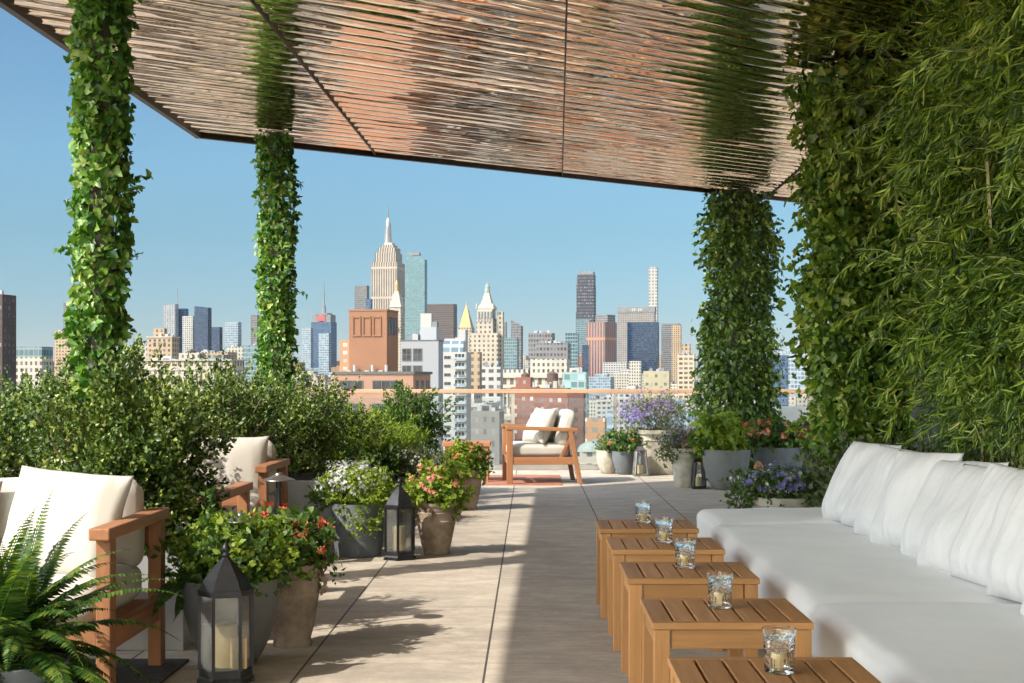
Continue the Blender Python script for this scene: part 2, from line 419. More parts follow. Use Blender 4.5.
# ------------------------------------------------------------------ pots with plants
def pot_profile(kind, r, h):
    t = 0.018
    if kind == 'terracotta':
        out = [(r * .60, 0), (r * .62, .02 * h), (r * .60, .06 * h), (r * .58, .09 * h), (r * .66, .2 * h), (r * .76, .42 * h), (r * .85, .62 * h), (r * .86, .64 * h), (r * .835, .66 * h),
               (r * .88, .78 * h), (r * .895, .8 * h), (r * .87, .82 * h), (r * .9, .9 * h), (r * .97, .93 * h), (r, .96 * h), (r, h)]
    elif kind == 'bowl':
        out = [(r * .46, 0), (r * .51, .015 * h), (r * .64, .13 * h), (r * .79, .32 * h), (r * .91, .58 * h), (r * .98, .84 * h), (r, h)]
    elif kind == 'urn':
        out = [(r * .66, 0), (r * .69, .02 * h), (r * .74, .2 * h), (r * .83, .6 * h), (r * .86, .74 * h), (r * .9, .76 * h), (r * .9, .8 * h), (r * .88, .82 * h), (r * .9, .88 * h), (r * .99, .91 * h), (r, .94 * h), (r, h)]
    elif kind == 'dish':
        out = [(r * .62, 0), (r * .8, .12 * h), (r * .93, .5 * h), (r * .96, .8 * h), (r, .84 * h), (r, h)]
    else:
        out = [(r * .8, 0), (r * .84, .02 * h), (r * .9, .25 * h), (r * .96, .6 * h), (r, h)]
    return out + [(r - t, h), (r - t * 1.6, h * .8)]

def pot(X, D, r, h, kind, mat, label, potname='pot', sq=False, group=None, rz=0):
    o = empty('potted_plant', (X, D, 0), label, 'potted plant', group, rz)
    bm = bmesh.new(); lathe(bm, pot_profile(kind, r, h), 48 if not sq else 64, sq=sq)
    p = bmo('pot', bm, M[mat], o, smooth=True, angle=32)
    bm = bmesh.new(); lathe(bm, [(r * .9 if not sq else r * .85, h * .84), (r * .4, h * .88), (0.0001, h * .9)], 24, sq=sq)
    bmo('soil', bm, M['soil'], o)
    if kind == 'terracotta':
        for s in (0.35, 0.35 + math.pi * .5, .35 + math.pi, .35 - math.pi * .5):
            bm = bmesh.new()
            a0 = s - 0.5
            for k in range(7):     # a scroll lug handle
                t0 = k / 7 * math.pi; t1 = (k + 1) / 7 * math.pi
                f = lambda t: Vector(((r * .9 + math.sin(t) * .026) * math.cos(a0), (r * .9 + math.sin(t) * .026) * math.sin(a0), h * (.64 + .22 * (1 - math.cos(t)) / 2)))
                bar(bm, f(t0), f(t1), .014, .028)
            bmo('handle', bm, M[mat], p, bevel=.003, seg=1)
    return o

def mound(o, c, r, n, mat, L, k=7, tpl='kite', wr=.6, upb=.5, name='foliage', lump=.25, spread=.8, nst=20, zmin=None, sl=.06):
    P, N = blob_pts(n, c, r, .35, lump, zmin=zmin)
    a, b = sprigs(P, N, k, sl, L, spread, upb)
    s = L * (.6 + .8 * rng.random(len(a)))
    f = leaves(name, a, b, s, s * wr, tpl, M[mat], o, up=np.repeat(N, k, 0) + np.array([0, 0, .6]), roll=.6)
    if nst: stems('stem', (c[0], c[1], c[2] - r[2] * .8), P, nst, M['bark'], f, .003)
    return P, N

def blooms(o, c, r, n, mat, size, per=1, spread=.02, name='flowers', lump=.25, zmin=None, top=-0.1, rad=1.02):
    P, N = blob_pts(n * 2, c, (r[0] * rad, r[1] * rad, r[2] * rad), .93, lump, zmin=zmin)
    keep = N[:, 2] > top; P = P[keep][:n]; N = N[keep][:n]
    P = np.repeat(P, per, 0) + rng.normal(size=(len(P) * per, 3)) * spread; N = np.repeat(N, per, 0)
    # the flower template lies in its along/side plane: turn it to face outwards
    ref = unit(np.cross(N + rng.normal(size=N.shape) * .4, rng.normal(size=N.shape)))
    s = size * (.7 + .6 * rng.random(len(P)))
    if n <= 60:
        for i in range(0, len(P), per):
            leaves('flower_head', P[i:i + per], ref[i:i + per], s[i:i + per], s[i:i + per], 'flower', M[mat], o, up=N[i:i + per], roll=.2)
        return
    fl = leaves(name, P, ref, s, s, 'flower', M[mat], o, up=N, roll=.2); fl['kind'] = 'stuff'
    return fl

def fern(o, base, n, length, mat='fern', name='frond', zr=(0.2, 1.1), az=None, pin=.075):
    """each frond one mesh: arching rachis with paired leaflets"""
    for i in range(n):
        a = rng.random() * 6.283 if az is None else az[0] + (az[1] - az[0]) * rng.random()
        ln = length * (.6 + .45 * rng.random()); el = zr[0] + (zr[1] - zr[0]) * rng.random()
        d = Vector((math.cos(a) * math.cos(el), math.sin(a) * math.cos(el), math.sin(el)))
        p = Vector(base) + Vector((rng.normal() * .04, rng.normal() * .04, 0)); P = []; A = []; Ls = []; U = []
        seg = 46; bm = bmesh.new(); side0 = d.cross(Vector((0, 0, 1))).normalized()
        for s in range(seg):
            q = p + d * (ln / seg); bar(bm, p, q, .0035 * (1 - s / seg) + .001); p = q
            d = (d + Vector((0, 0, -0.026 - .015 * s / seg)) + side0 * rng.normal() * .012).normalized()
            t = s / seg
            if t < .12: continue
            side = d.cross(Vector((0, 0, 1))).normalized(); up = side.cross(d)
            w = pin * math.sin(min(1, (1 - t) * 1.25) * 1.57) * (.5 + .5 * min(1, (t - .1) / .25))
            for sg in (-1, 1):
                P.append(tuple(p)); v = side * sg + d * .35 + Vector((0, 0, -.12)) + up * rng.normal() * .08; A.append(tuple(v)); Ls.append(w); U.append(tuple(up))
        Ls = np.array(Ls)
        f = leaves(name, P, A, Ls, np.minimum(Ls * .42, .019), 'blade', M[mat], o, up=U, roll=.12)
        bmo('rachis', bm, M['fern'], f)

# ------------------------------------------------------------------ setting: terrace
def floor_mat():
    m, nt, b = new_mat('concrete_pavers'); N = NB(nt)
    tc = N.n('ShaderNodeTexCoord'); sp = N.n('ShaderNodeSeparateXYZ'); N.l(tc.outputs['Object'], sp.inputs[0])
    S = 0.763
    ux = N.math('ADD', N.math('DIVIDE', N.math('ADD', sp.outputs[0], 0.19), S), 50.0); uy = N.math('ADD', N.math('DIVIDE', N.math('SUBTRACT', sp.outputs[1], 6.1), S), 50.0)
    dx = N.math('MULTIPLY', N.math('ABSOLUTE', N.math('SUBTRACT', N.math('FRACT', N.math('ADD', ux, .5)), .5)), S)
    dy = N.math('MULTIPLY', N.math('ABSOLUTE', N.math('SUBTRACT', N.math('FRACT', N.math('ADD', uy, .5)), .5)), S)
    j = N.math('MAXIMUM', N.math('LESS_THAN', dx, 0.0048), N.math('MULTIPLY', N.math('LESS_THAN', dy, 0.0024), 0.4))
    cb = N.n('ShaderNodeCombineXYZ'); N.l(N.math('FLOOR', ux), cb.inputs[0]); N.l(N.math('FLOOR', uy), cb.inputs[1])
    wn = N.n('ShaderNodeTexWhiteNoise'); wn.noise_dimensions = '3D'; N.l(cb.outputs[0], wn.inputs['Vector'])
    n1 = N.noise(1.1, 6, rough=.65, stretch=(.8, 1.2, 1)); n2 = N.noise(14, 5, rough=.75, stretch=(.5, 1.3, 1)); n3 = N.noise(90, 3, rough=.8)
    c = N.ramp(n1, [(.3, (.42, .365, .30)), (.7, (.58, .52, .43))])
    c = N.mix(N.math('MULTIPLY', n2, .75), c, (.31, .26, .205))
    c = N.mix(N.math('MULTIPLY', N.ramp(n3, [(.54, (0, 0, 0)), (.66, (1, 1, 1))]), .45), c, (.19, .17, .15))
    c = N.mix(N.ramp(N.noise(30, 4, rough=.8, stretch=(.9, 1.0, 1)), [(.42, (0, 0, 0)), (.62, (.26, .26, .26))]), c, (.24, .21, .175))
    c = N.mix(N.ramp(N.noise(6, 6, rough=.75, stretch=(.7, 1.1, 1)), [(.45, (0, 0, 0)), (.62, (.45, .45, .45))]), c, (.66, .58, .47))
    c = N.mix(N.ramp(N.noise(2.3, 5, rough=.7), [(.5, (0, 0, 0)), (.75, (.6, .6, .6))]), c, (.27, .235, .20))
    hs = N.n('ShaderNodeHueSaturation'); N.l(N.math('MULTIPLY_ADD', wn.outputs['Value'], .16, .95), hs.inputs['Value']); N.l(c, hs.inputs['Color'])
    c = N.mix(j, hs.outputs[0], (.07, .06, .05))
    N.l(c, b.inputs['Base Color'])
    N.l(N.ramp(n1, [(.3, (.62,) * 3), (.7, (.8,) * 3)]), b.inputs['Roughness'])
    h = N.math('SUBTRACT', N.math('MULTIPLY', N.math('ADD', n2, n3), .25), j)
    N.bump(h, .5, .006, b)
    return m
bm = bmesh.new(); boxmm(bm, (-4.2, -7, -.35), (8.5, 19.5, 0))
tag(bmo('terrace_floor', bm, floor_mat()), kind='structure')

# the tower the terrace stands on (seen only from a step aside)
bm = bmesh.new(); boxmm(bm, (-4.0, -20, -75), (12, 19.2, -.36))
bmo('hotel_building', bm, facade((.34, .33, .32), cw=3, ch=3.4, fw=.7, fh=.6))
tag(bpy.data.objects['hotel_building'], 'pale concrete hotel building carrying the roof terrace', 'building')
bm = bmesh.new(); boxmm(bm, (3.25, -7, 0), (3.5, 13.6, 3.48))  # added wall that keeps sky and light from coming through the bamboo
tag(bmo('blocking_wall', bm, mottled('dark_render', (.06, .06, .055), .2, 2)), 'added dark wall behind the bamboo, blocking sky and light', 'wall')

# ------------------------------------------------------------------ copper canopy
def copper():
    m, nt, b = new_mat('rippled_copper'); N = NB(nt)
    n0 = N.noise(1.0, 3)
    N.l(N.ramp(n0, [(.3, (.70, .52, .37)), (.7, (.84, .67, .50))]), b.inputs['Base Color'])
    b.inputs['Metallic'].default_value = 1; b.inputs['Roughness'].default_value = .015
    # object space is turned so that x runs along the ribs
    h1 = N.noise(1.0, 1, stretch=(1.5, 5.2, 1), rough=.4)
    h2 = N.noise(1.0, 0, stretch=(4.2, 8, 1), rough=.4)
    h3 = N.noise(1.0, 0, stretch=(.6, 1.3, 1), rough=.5)
    nn = N.bump(h1, 1.0, .0095, None)
    n2 = N.bump(h3, 1.0, .045, None, normal=nn)
    N.bump(h2, 1.0, .0030, b, normal=n2)
    return m
M['copper'] = copper()
CZ = 3.5
ea = math.atan2(5.3, 7.05)                 # direction of the ribs and of the front edge
can = empty('canopy', (0, 0, CZ), 'large copper canopy of rippled ribbed sheets over the terrace', 'canopy')
def sx(x10, y): return x10 + .018 * (y - 10)
left = -3.2; corner = Vector((sx(left, 13.5), 13.5)); fr = Vector((math.cos(ea), math.sin(ea)))
seam_x = [left, -1.66, .24, 2.82, 5.6]
def rib_panel(xa, xb):
    """ribbed sheet between two seams, made along x then turned to the rib direction and cut"""
    bm = bmesh.new(); P_ = .187
    n0, n1 = -80, 34
    nx = 60; prof = [(0, -.0078), (.02, -.0068), (.13, -.0028), (.16, -.0020), (.3, -.0003), (.5, -.0014), (.68, -.0012), (.85, -.0038), (.955, -.0064), (.957, -.0092), (.998, -.0092)]
    xs = np.linspace(-16, 16, nx)
    cx = Vector((0, 13.5 + .0))
    for k in range(n0, n1):
        rows = []
        for t, z in prof:
            y = -(k + 80) * P_ - (1 - t) * P_ + 1.5
            rows.append([bm.verts.new((x, y + .006 * math.sin(x * 2.1 + k), z + .0016 * math.sin(x * 3.3 + k * 1.7) * (1 if .05 < t < .93 else 0))) for x in xs])
        for a, c in zip(rows[:-1], rows[1:]):
            for i in range(nx - 1): bm.faces.new((a[i], a[i + 1], c[i + 1], c[i]))
    return bm
canmesh = None
def cut(bm, p, n):
    geom = bm.verts[:] + bm.edges[:] + bm.faces[:]
    bmesh.ops.bisect_plane(bm, geom=geom, plane_co=p, plane_no=n, clear_outer=True, dist=1e-5)
rot = Matrix.Rotation(ea, 4, 'Z'); inv = Matrix.Rotation(-ea, 4, 'Z')
base = rib_panel(0, 0)
org = Vector((corner.x, corner.y, 0))
# local frame: origin at the canopy corner, x along the ribs
cut(base, (0, -.045, 0), (0, 1, 0))
for i in range(4):
    b2 = base.copy()
    for xe, sgn in ((seam_x[i], -1), (seam_x[i + 1], 1)):
        w = Vector((sx(xe, 10), 10, 0)); d = Vector((.018, 1, 0)).normalized(); n = Vector((d.y, -d.x, 0)) * sgn
        off = -.006 if 0 < (i if sgn < 0 else i + 1) < 4 else -.05
        cut(b2, inv @ (w - org) + (inv @ n) * off, inv @ n)
    cut(b2, inv @ (Vector((0, -7, 0)) - org), inv @ Vector((0, -1, 0)))
    o = bmo('soffit_panel', b2, M['copper'], can, smooth=True, angle=20)
    o.location = (org.x, org.y, 0); o.rotation_euler = (0, 0, ea)
base.free()
# roof slab and dark edge trim
def xl(y): return sx(left, y)
xr = 5.6
fyr = corner.y + (sx(xr, 16) - corner.x) * math.tan(ea)
outl = [(xl(-7), -7), (sx(xr, -7), -7), (sx(xr, 16), fyr), (corner.x, corner.y)]
bm = bmesh.new()
bot = [bm.verts.new((x, y, .006)) for x, y in outl]; top = [bm.verts.new((x, y, .20)) for x, y in outl]
bm.faces.new(bot); bm.faces.new(top[::-1])
for i in range(4): bm.faces.new((bot[i], top[i], top[(i + 1) % 4], bot[(i + 1) % 4]))
bmesh.ops.recalc_face_normals(bm, faces=bm.faces)
bmo('roof_slab', bm, M['bronze'], can)
bm = bmesh.new()
bar(bm, (xl(-7) + .025, -7, -.012), (corner.x + .025, corner.y, -.012), .05, .05)
bar(bm, (corner.x, corner.y - .03, -.012), (sx(xr, 16), fyr - .03, -.012), .05, .045)
bmo('edge_trim', bm, M['bronze'], can)
for s in seam_x[1:4]:
    bm = bmesh.new(); ye = corner.y + (sx(s, 15) - corner.x) * math.tan(ea) - .05
    bar(bm, (sx(s, -7), -7, -.012), (sx(s, ye), ye, -.012), .009, .022)
    bmo('seam_joint', bm, M['bronze'], can)

# ------------------------------------------------------------------ railing
rl = empty('terrace_railing', (0, 19.2, 0), 'glass balustrade with pale wooden handrail along the terrace edge', 'railing')
bm = bmesh.new(); box(bm, (2.0, 0, 1.05), (11.2, .09, .055)); bmo('handrail', bm, M['rail'], rl, bevel=.008)
xs = [-3.55 + 1.36 * 0.0] + [-2.96, -1.60, -.24, 1.12, 2.48, 3.84, 5.2, 6.56]
for i, x in enumerate(xs):
    bm = bmesh.new(); box(bm, (x, 0, .515), (.045, .06, 1.0)); box(bm, (x, 0, .01), (.12, .12, .02)); bmo('post', bm, M['steel'], rl)
    if i:
        bm = bmesh.new(); box(bm, ((xs[i - 1] + x) / 2, 0, .53), (x - xs[i - 1] - .07, .012, .86)); bmo('glass_panel', bm, M['glass'], rl)
bm = bmesh.new(); box(bm, (2.0, 0, .04), (11.2, .07, .07)); bmo('bottom_rail', bm, M['steel'], rl)
rl2 = empty('side_railing', (-3.6, 0, 0), 'glass balustrade behind the shrubs on the left side', 'railing')
bm = bmesh.new(); box(bm, (0, 6.1, 1.05), (.09, 26, .055)); bmo('handrail', bm, M['rail'], rl2, bevel=.008)
for i in range(18):
    y = -5.5 + i * 1.42
    bm = bmesh.new(); box(bm, (0, y, .515), (.06, .045, 1.0)); bmo('post', bm, M['steel'], rl2)
    bm = bmesh.new(); box(bm, (0, y + .71, .53), (.012, 1.34, .86)); bmo('glass_panel', bm, M['glass'], rl2)

# ------------------------------------------------------------------ ivy columns
def column(X, D, label, rad, n, mat, L, vn, core=.13, fluff=.03, lumps=.35, top=CZ - .02, prof=None, tpl='ivy'):
    o = empty('ivy_column', (X, D, 0), label, 'column', 'ivy covered canopy columns')
    bm = bmesh.new(); lathe(bm, [(core, 0), (core, top)], 24); bmo('column_shaft', bm, M['post'], o, smooth=True, angle=30)
    ivy_sheath(o, top - .02, rad, n, mat, L, fluff, lumps=lumps, prof=prof, tpl=tpl)
    if vn: vines(o, top, rad, vn, mat, L)
    return o
column(-2.36, 7.9, 'slim column wrapped in bright ivy, nearest one on the left', .116, 5800, 'ivy', .050, 44, .07, .02, .55)
column(-2.35, 13.3, 'slim column wrapped in ivy rising behind the far armchair', .122, 5800, 'ivy', .048, 44, .075, .02, .55)
column(2.50, 17.3, 'thick column of dark vines among the pots by the railing', .29, 15000, 'ivyd', .066, 560, .14, .085, .95, prof=([0, .15, .5, .8, 1], [1.0, 1.2, 1.2, .85, .6]), tpl='oval')
column(2.42, 10.6, 'broad vine column of yellow green leaves beside the bamboo', .32, 24000, 'ivyb', .052, 240, .16, .08, .8, prof=([0, .25, .7, 1], [.62, .85, 1.05, 1.0]))

# ------------------------------------------------------------------ bamboo hedge on the right
bb = empty('bamboo_hedge', (2.65, 6, 0), 'tall bamboo hedge with narrow leaves filling the right side', 'hedge')
bm = bmesh.new(); boxmm(bm, (-.5, -6.5, 0), (.55, 3.2, .62)); bmo('planter_trough', bm, M['charcoal'], bb, bevel=.01)
bm = bmesh.new(); boxmm(bm, (-.47, -6.45, .6), (.52, 3.15, .64)); bmo('soil', bm, M['soil'], bb)
nb = 30000
# twigs: drooping sprays of five to eight leaves
yy = -2.9 + rng.random(nb) * 5.9; zz = .85 + rng.random(nb) ** .95 * 2.6
bul = np.array([noise.noise(Vector((y * 1.1, z * 1.3, 3.3))) for y, z in zip(yy, zz)])
xx = -.36 + .62 * bul + np.abs(rng.normal(size=nb)) * .24
fr_ = np.clip((zz - .8) / .5, .25, 1)*np.clip(.75 + 1.3 * bul, .25, 1); keep = rng.random(nb) < fr_
edge = 2.75 + .35 * np.array([noise.noise(Vector((z * 1.5, 9.1, 0))) for z in zz]); keep &= yy < edge
P = np.stack([xx, yy, zz], 1)[keep]; n = len(P)
sway = np.array([noise.noise(Vector((p[1] * .8 + 7, p[2] * .8, 1))) for p in P])
D0 = unit(np.stack([-.5 + rng.normal(size=n) * .4, sway * 1.6 - .15 + rng.normal(size=n) * .5, -.8 + rng.normal(size=n) * .4], 1))
k = 5
PP = (P[:, None, :] + D0[:, None, :] * (rng.random((n, k)) * .09)[:, :, None] + rng.normal(size=(n, k, 3)) * .01).reshape(-1, 3)
AA = (D0[:, None, :] * 1.0 + rng.normal(size=(n, k, 3)) * .42).reshape(-1, 3)
Ls = .092 * (.5 + .8 * rng.random(len(PP)))
leaves('foliage', PP, AA, Ls, .0115, 'blade', M['bamboo'], bb)
PB = []; AB = []; bmb = bmesh.new()
for i in range(230):
    y = -2.9 + 5.75 * rng.random(); z = 1.35 + rng.random() * 1.9
    p = Vector((-.35 + .1 * rng.normal(), y, z)); d = Vector((-.7 + .2 * rng.normal(), .9 * rng.normal(), .45 + .3 * rng.normal())).normalized()
    for s in range(int(6 + rng.integers(8))):
        q = p + d * .045
        if q.x > -.88 and q.z < 2.27 + 1.15: bar(bmb, p, q, .0025)
        else: break
        p = q; d = (d + Vector((.02, rng.normal() * .1, -.13))).normalized()
        for _ in range(3): PB.append(tuple(p)); AB.append((d.x + rng.normal() * .5, d.y + rng.normal() * .5, d.z - .45 + rng.normal() * .35))
    for _ in range(5): PB.append(tuple(p)); AB.append((d.x + rng.normal() * .5, d.y + rng.normal() * .5, d.z - .3 + rng.normal() * .3))
Lb = .10 * (.5 + .7 * rng.random(len(PB)))
ab = leaves('branch_leaves', PB, AB, Lb, .0125, 'blade', M['bamboo'], bb); bmo('branch', bmb, M['culm'], ab)
for i in range(44):
    y = -3.2 + 5.2 * rng.random(); x = -.22 + rng.random() * .5; r_ = .006 + .008 * rng.random()
    bm = bmesh.new(); p = Vector((x, y, .62)); lean = Vector((rng.normal() * .05, rng.normal() * .07, 1))
    for s in range(11):
        q = p + lean * .25; lathe_r = r_
        bar(bm, p, q - lean * .008, lathe_r * 2); box(bm, q, (r_ * 2.7, r_ * 2.7, .01)); p = q
        lean = (lean + Vector((rng.normal() * .02 - .006, rng.normal() * .03, 0))).normalized()
    bmo('culm', bm, M['culm'], bb)
n = 9000
P = np.stack([-.5 + rng.random(n) * .7, -6.4 + rng.random(n) * 9.5, .66 + np.abs(rng.normal(size=n)) * .07], 1)
P[:, 2] += .05 * np.array([noise.noise(Vector((p[0] * 3, p[1] * 3, 0))) for p in P])
g = leaves('ground_cover', P, rng.normal(size=(n, 3)) * .6 + np.array([-.3, 0, .8]), .05, .008, 'blade', M['moss'], bb)
g['kind'] = 'stuff'

# ------------------------------------------------------------------ side tables with votives
def make_table(label):
    o = empty('side_table', (0, 0, 0), label, 'side table', 'teak side tables in a row before the sofa')
    w = .5; d = .5; t = .022; h = .45
    for k in range(7):
        sw = (w - 6 * .009) / 7; x0 = k * (sw + .009)
        bm = bmesh.new(); boxmm(bm, (x0, .034, h - t), (x0 + sw, d - .034, h)); bmo('slat', bm, M['wy'], o, bevel=.002, seg=2)
    for y0 in (0, d - .032):
        bm = bmesh.new(); boxmm(bm, (0, y0, h - t), (w, y0 + .032, h)); bmo('end_board', bm, M['wx'], o, bevel=.0025, seg=2)
    for y0 in (.012, d - .032):
        bm = bmesh.new(); boxmm(bm, (.06, y0, h - t - .062), (w - .06, y0 + .02, h - t - .001)); bmo('apron', bm, M['wx'], o, bevel=.002, seg=1)
    for x0 in (.014, w - .034):
        bm = bmesh.new(); boxmm(bm, (x0, .06, h - t - .062), (x0 + .02, d - .06, h - t - .001)); bmo('apron', bm, M['wy'], o, bevel=.002, seg=1)
    for x0 in (.006, w - .056):
        for y0 in (.006, d - .056):
            bm = bmesh.new(); boxmm(bm, (x0, y0, 0), (x0 + .05, y0 + .05, h - t - .001)); bmo('leg', bm, M['wz'], o, bevel=.003, seg=2)
    return o
def copy_tree(o, parent=None):
    c = o.copy(); col.objects.link(c); c.parent = parent
    for ch in o.children: copy_tree(ch, c)
    return c
T = [(.37, 3.40, 'nearest, cut by the bottom of the photo'), (.375, 4.45, 'second from the camera'), (.365, 5.44, 'middle one of the five'),
     (.358, 6.36, 'fourth from the camera'), (.345, 7.24, 'farthest from the camera')]
t0 = make_table('slatted teak side table, nearest of the row, cut by the photo edge')
tabs = [t0] + [copy_tree(t0) for _ in range(4)]
tl = ['slatted teak side table, nearest of the row and cut by the photo edge', 'slatted teak side table, second of the row from the front',
      'slatted teak side table in the middle of the row of five', 'slatted teak side table, second of the row from the far end',
      'slatted teak side table at the far end of the row']
for o, (x, y, _), l in zip(tabs, T, tl): o.location = (x, y, 0); o['label'] = l

def make_votive():
    o = empty('votive_glass', (0, 0, 0), 'x', 'candle glass', 'cut glass candle holders on the side tables')
    bm = bmesh.new(); n = 48; H = .114
    rings = []
    def outer(z, a):
        t = z / H; r = .0375 + .006 * t
        rel = 0
        if .12 < t < .40: rel = .0032 * abs(math.sin(a * 12))
        elif .40 <= t < .86:
            u = ((a / (2 * math.pi) * 8) % 1) - .5; v = (t - .63) / .23
            rel = .0062 * abs(math.sin((abs(u) * 2 + v) * 7)) * (1 - abs(v) ** 3)
        return r - rel
    zs = [0, .002] + [H * i / 26 for i in range(1, 27)]
    for i, z in enumerate(zs):
        rings.append([bm.verts.new(((outer(z, 2 * math.pi * j / n) - (.003 if i == 0 else 0)) * math.cos(2 * math.pi * j / n), (outer(z, 2 * math.pi * j / n) - (.003 if i == 0 else 0)) * math.sin(2 * math.pi * j / n), z)) for j in range(n)])
    for z, r in ((H, .0405), (H * .6, .037), (.016, .034), (.012, .028)):
        rings.append([bm.verts.new((r * math.cos(2 * math.pi * j / n), r * math.sin(2 * math.pi * j / n), z)) for j in range(n)])
    for a, b in zip(rings[:-1], rings[1:]):
        for j in range(n): bm.faces.new((a[j], a[(j + 1) % n], b[(j + 1) % n], b[j]))
    bm.faces.new(rings[0][::-1]); bm.faces.new(rings[-1])
    bmo('tumbler', bm, M['crystal'], o, smooth=True, angle=50)
    bm = bmesh.new(); lathe(bm, [(.0195, .0135), (.0205, .016), (.0205, .046), (.019, .0475), (.006, .046)], 24); cnd = bmo('candle', bm, M['wax'], o, smooth=True, angle=40)
    bm = bmesh.new(); bar(bm, (0, 0, .045), (.001, 0, .055), .0018); bmo('wick', bm, M['iron'], cnd)
    return o
v0 = make_votive(); vs = [v0] + [copy_tree(v0) for _ in range(4)]
V = [(.636, 3.69), (.622, 4.74), (.614, 5.74), (.612, 6.63), (.587, 7.55)]
vl = ['cut glass candle holder on the nearest side table', 'cut glass candle holder on the second side table from the front', 'cut glass candle holder on the middle side table',
      'cut glass candle holder on the second side table from the far end', 'cut glass candle holder on the farthest side table']
for i, (o, (x, y), l) in enumerate(zip(vs, V, vl)): o.location = (x, y, .4505); o.rotation_euler = (0, 0, i * .7); o['label'] = l

# ------------------------------------------------------------------ cushions
def cushion_mesh(name, sx_, sy_, sz_, mat, parent, loc=(0, 0, 0), rot=None, round_=.05, puff=.02, wr=.004, seed=0, seg=26):
    """box cushion: superellipsoid-ish rounded box with crowned faces and soft wrinkles"""
    bm = bmesh.new(); bmesh.ops.create_cube(bm, size=2)
    bmesh.ops.subdivide_edges(bm, edges=bm.edges[:], cuts=seg, use_grid_fill=True)
    h = Vector((sx_ / 2, sy_ / 2, sz_ / 2)); rr = round_
    for v in bm.verts:
        u = v.co.copy()
        q = Vector((u.x * h.x, u.y * h.y, u.z * h.z))
        inner = Vector([max(-(h[i] - rr), min(h[i] - rr, q[i])) for i in range(3)])
        d = q - inner
        if d.length > 1e-9: q = inner + d.normalized() * min(rr, max(abs(d.x), abs(d.y), abs(d.z)))
        cr = (1 - u.x ** 4) * (1 - u.y ** 4)
        q.z += math.copysign(puff * cr, u.z) * (1 if abs(u.z) > .5 else abs(u.z) * 2)
        fx = (1 - u.y ** 4) * (1 - u.z ** 4) * puff * .5; q.x += math.copysign(fx, u.x) if abs(u.x) > .99 else 0
        fy = (1 - u.x ** 4) * (1 - u.z ** 4) * puff * .5; q.y += math.copysign(fy, u.y) if abs(u.y) > .99 else 0
        nv = Vector((q.x * 4 + seed * 3.1, q.y * 4, q.z * 4 + seed))
        q += Vector((noise.noise(nv), noise.noise(nv + Vector((9, 0, 0))), noise.noise(nv + Vector((0, 9, 0))))) * wr
        v.co = q
    o = bmo(name, bm, mat, parent, smooth=True)
    o.location = loc
    if rot: o.rotation_euler = rot
    return o

def pillow_mesh(name, w, h, t, mat, parent=None, seed=0, flange=.012, seg=34, pinch=.30, wr=.016):
    """knife-edge pillow: x width, z height, y thickness, origin at its bottom centre"""
    bm = bmesh.new(); grids = []
    for sgn in (-1, 1):
        g = []
        for j in range(seg + 1):
            row = []
            for i in range(seg + 1):
                u = i / seg * 2 - 1; v = j / seg * 2 - 1
                px = u * w / 2 * (1 - pinch * (1 - v * v) * abs(u) ** 2 * 0 - pinch * .5 * (1 - abs(v) ** 2) * 0 - pinch * (1 - (abs(v)) ** 3) * .35 * abs(u))
                pz = v * h / 2 * (1 - pinch * (1 - (abs(u)) ** 3) * .35 * abs(v))
                k = max(0, (1 - u ** 4) * (1 - v ** 4)) ** .62
                s = Vector((px * 6 + seed * 5.3, pz * 5, seed * 1.7 + sgn))
                # radiating folds near the edges
                edge = 1 - k
                fold = noise.noise(Vector((px * 22 + seed, pz * 5, sgn * 3))) * wr * 1.0 * (.25 + edge) * (k ** .35 if k > 0 else 0)
                lowf = noise.noise(s) * wr * 1.3 * k
                sag = .12 * (-v) * t * k
                y = sgn * (t / 2 * k + sag) + fold + lowf
                if k == 0: y = 0
                y += noise.noise(Vector((px * 9 + seed * 2, pz * 9, 4))) * .010 * edge
                row.append((px, y, pz + h / 2))
            g.append(row)
        grids.append(g)
    V = [[[None] * (seg + 1) for _ in range(seg + 1)] for _ in range(2)]
    for s in range(2):
        for j in range(seg + 1):
            for i in range(seg + 1):
                if s == 1 and (i in (0, seg) or j in (0, seg)): V[1][j][i] = V[0][j][i]
                else: V[s][j][i] = bm.verts.new(grids[s][j][i])
    for s in range(2):
        for j in range(seg):
            for i in range(seg):
                f = (V[s][j][i], V[s][j][i + 1], V[s][j + 1][i + 1], V[s][j + 1][i])
                bm.faces.new(f if s == 0 else f[::-1])
    return bmo(name, bm, mat, parent, smooth=True)

# ------------------------------------------------------------------ long sofa
sf = empty('sofa', (1.5, 5.6, 0), 'long white sofa with low teak base along the right side', 'sofa')
for i, (y0, y1, x0) in enumerate(((8.90, 7.93, 1.03), (7.92, 5.16, .99), (5.15, 2.4, 1.0))):
    ln = y0 - y1
    cushion_mesh('seat_cushion', 2.0 - x0 + .02, ln, .225, M['sofa'], sf, ((x0 + 2.0) / 2 - 1.5, (y0 + y1) / 2 - 5.6, .30), round_=.055, puff=.013, wr=.01, seed=i, seg=44)
bm = bmesh.new(); boxmm(bm, (-.50, -3.15, .10), (.55, 3.28, .18)); bmo('base_frame', bm, M['wy'], sf, bevel=.004)
bm = bmesh.new(); boxmm(bm, (.46, -3.15, .18), (.56, 3.28, .66)); bmo('back_frame', bm, M['wy'], sf, bevel=.004)
for x in (-.44, .46):
    for y in (-3.0, -.9, 1.1, 3.15):
        bm = bmesh.new(); box(bm, (x, y, .05), (.07, .07, .1)); bmo('leg', bm, M['wz'], sf, bevel=.003)
px_ = [820, 835, 858, 869, 896, 923, 941, 970, 1016]
ys = [8.05, 7.68, 7.22, 6.88, 6.42, 5.98, 5.62, 5.18, 4.72, 4.25]
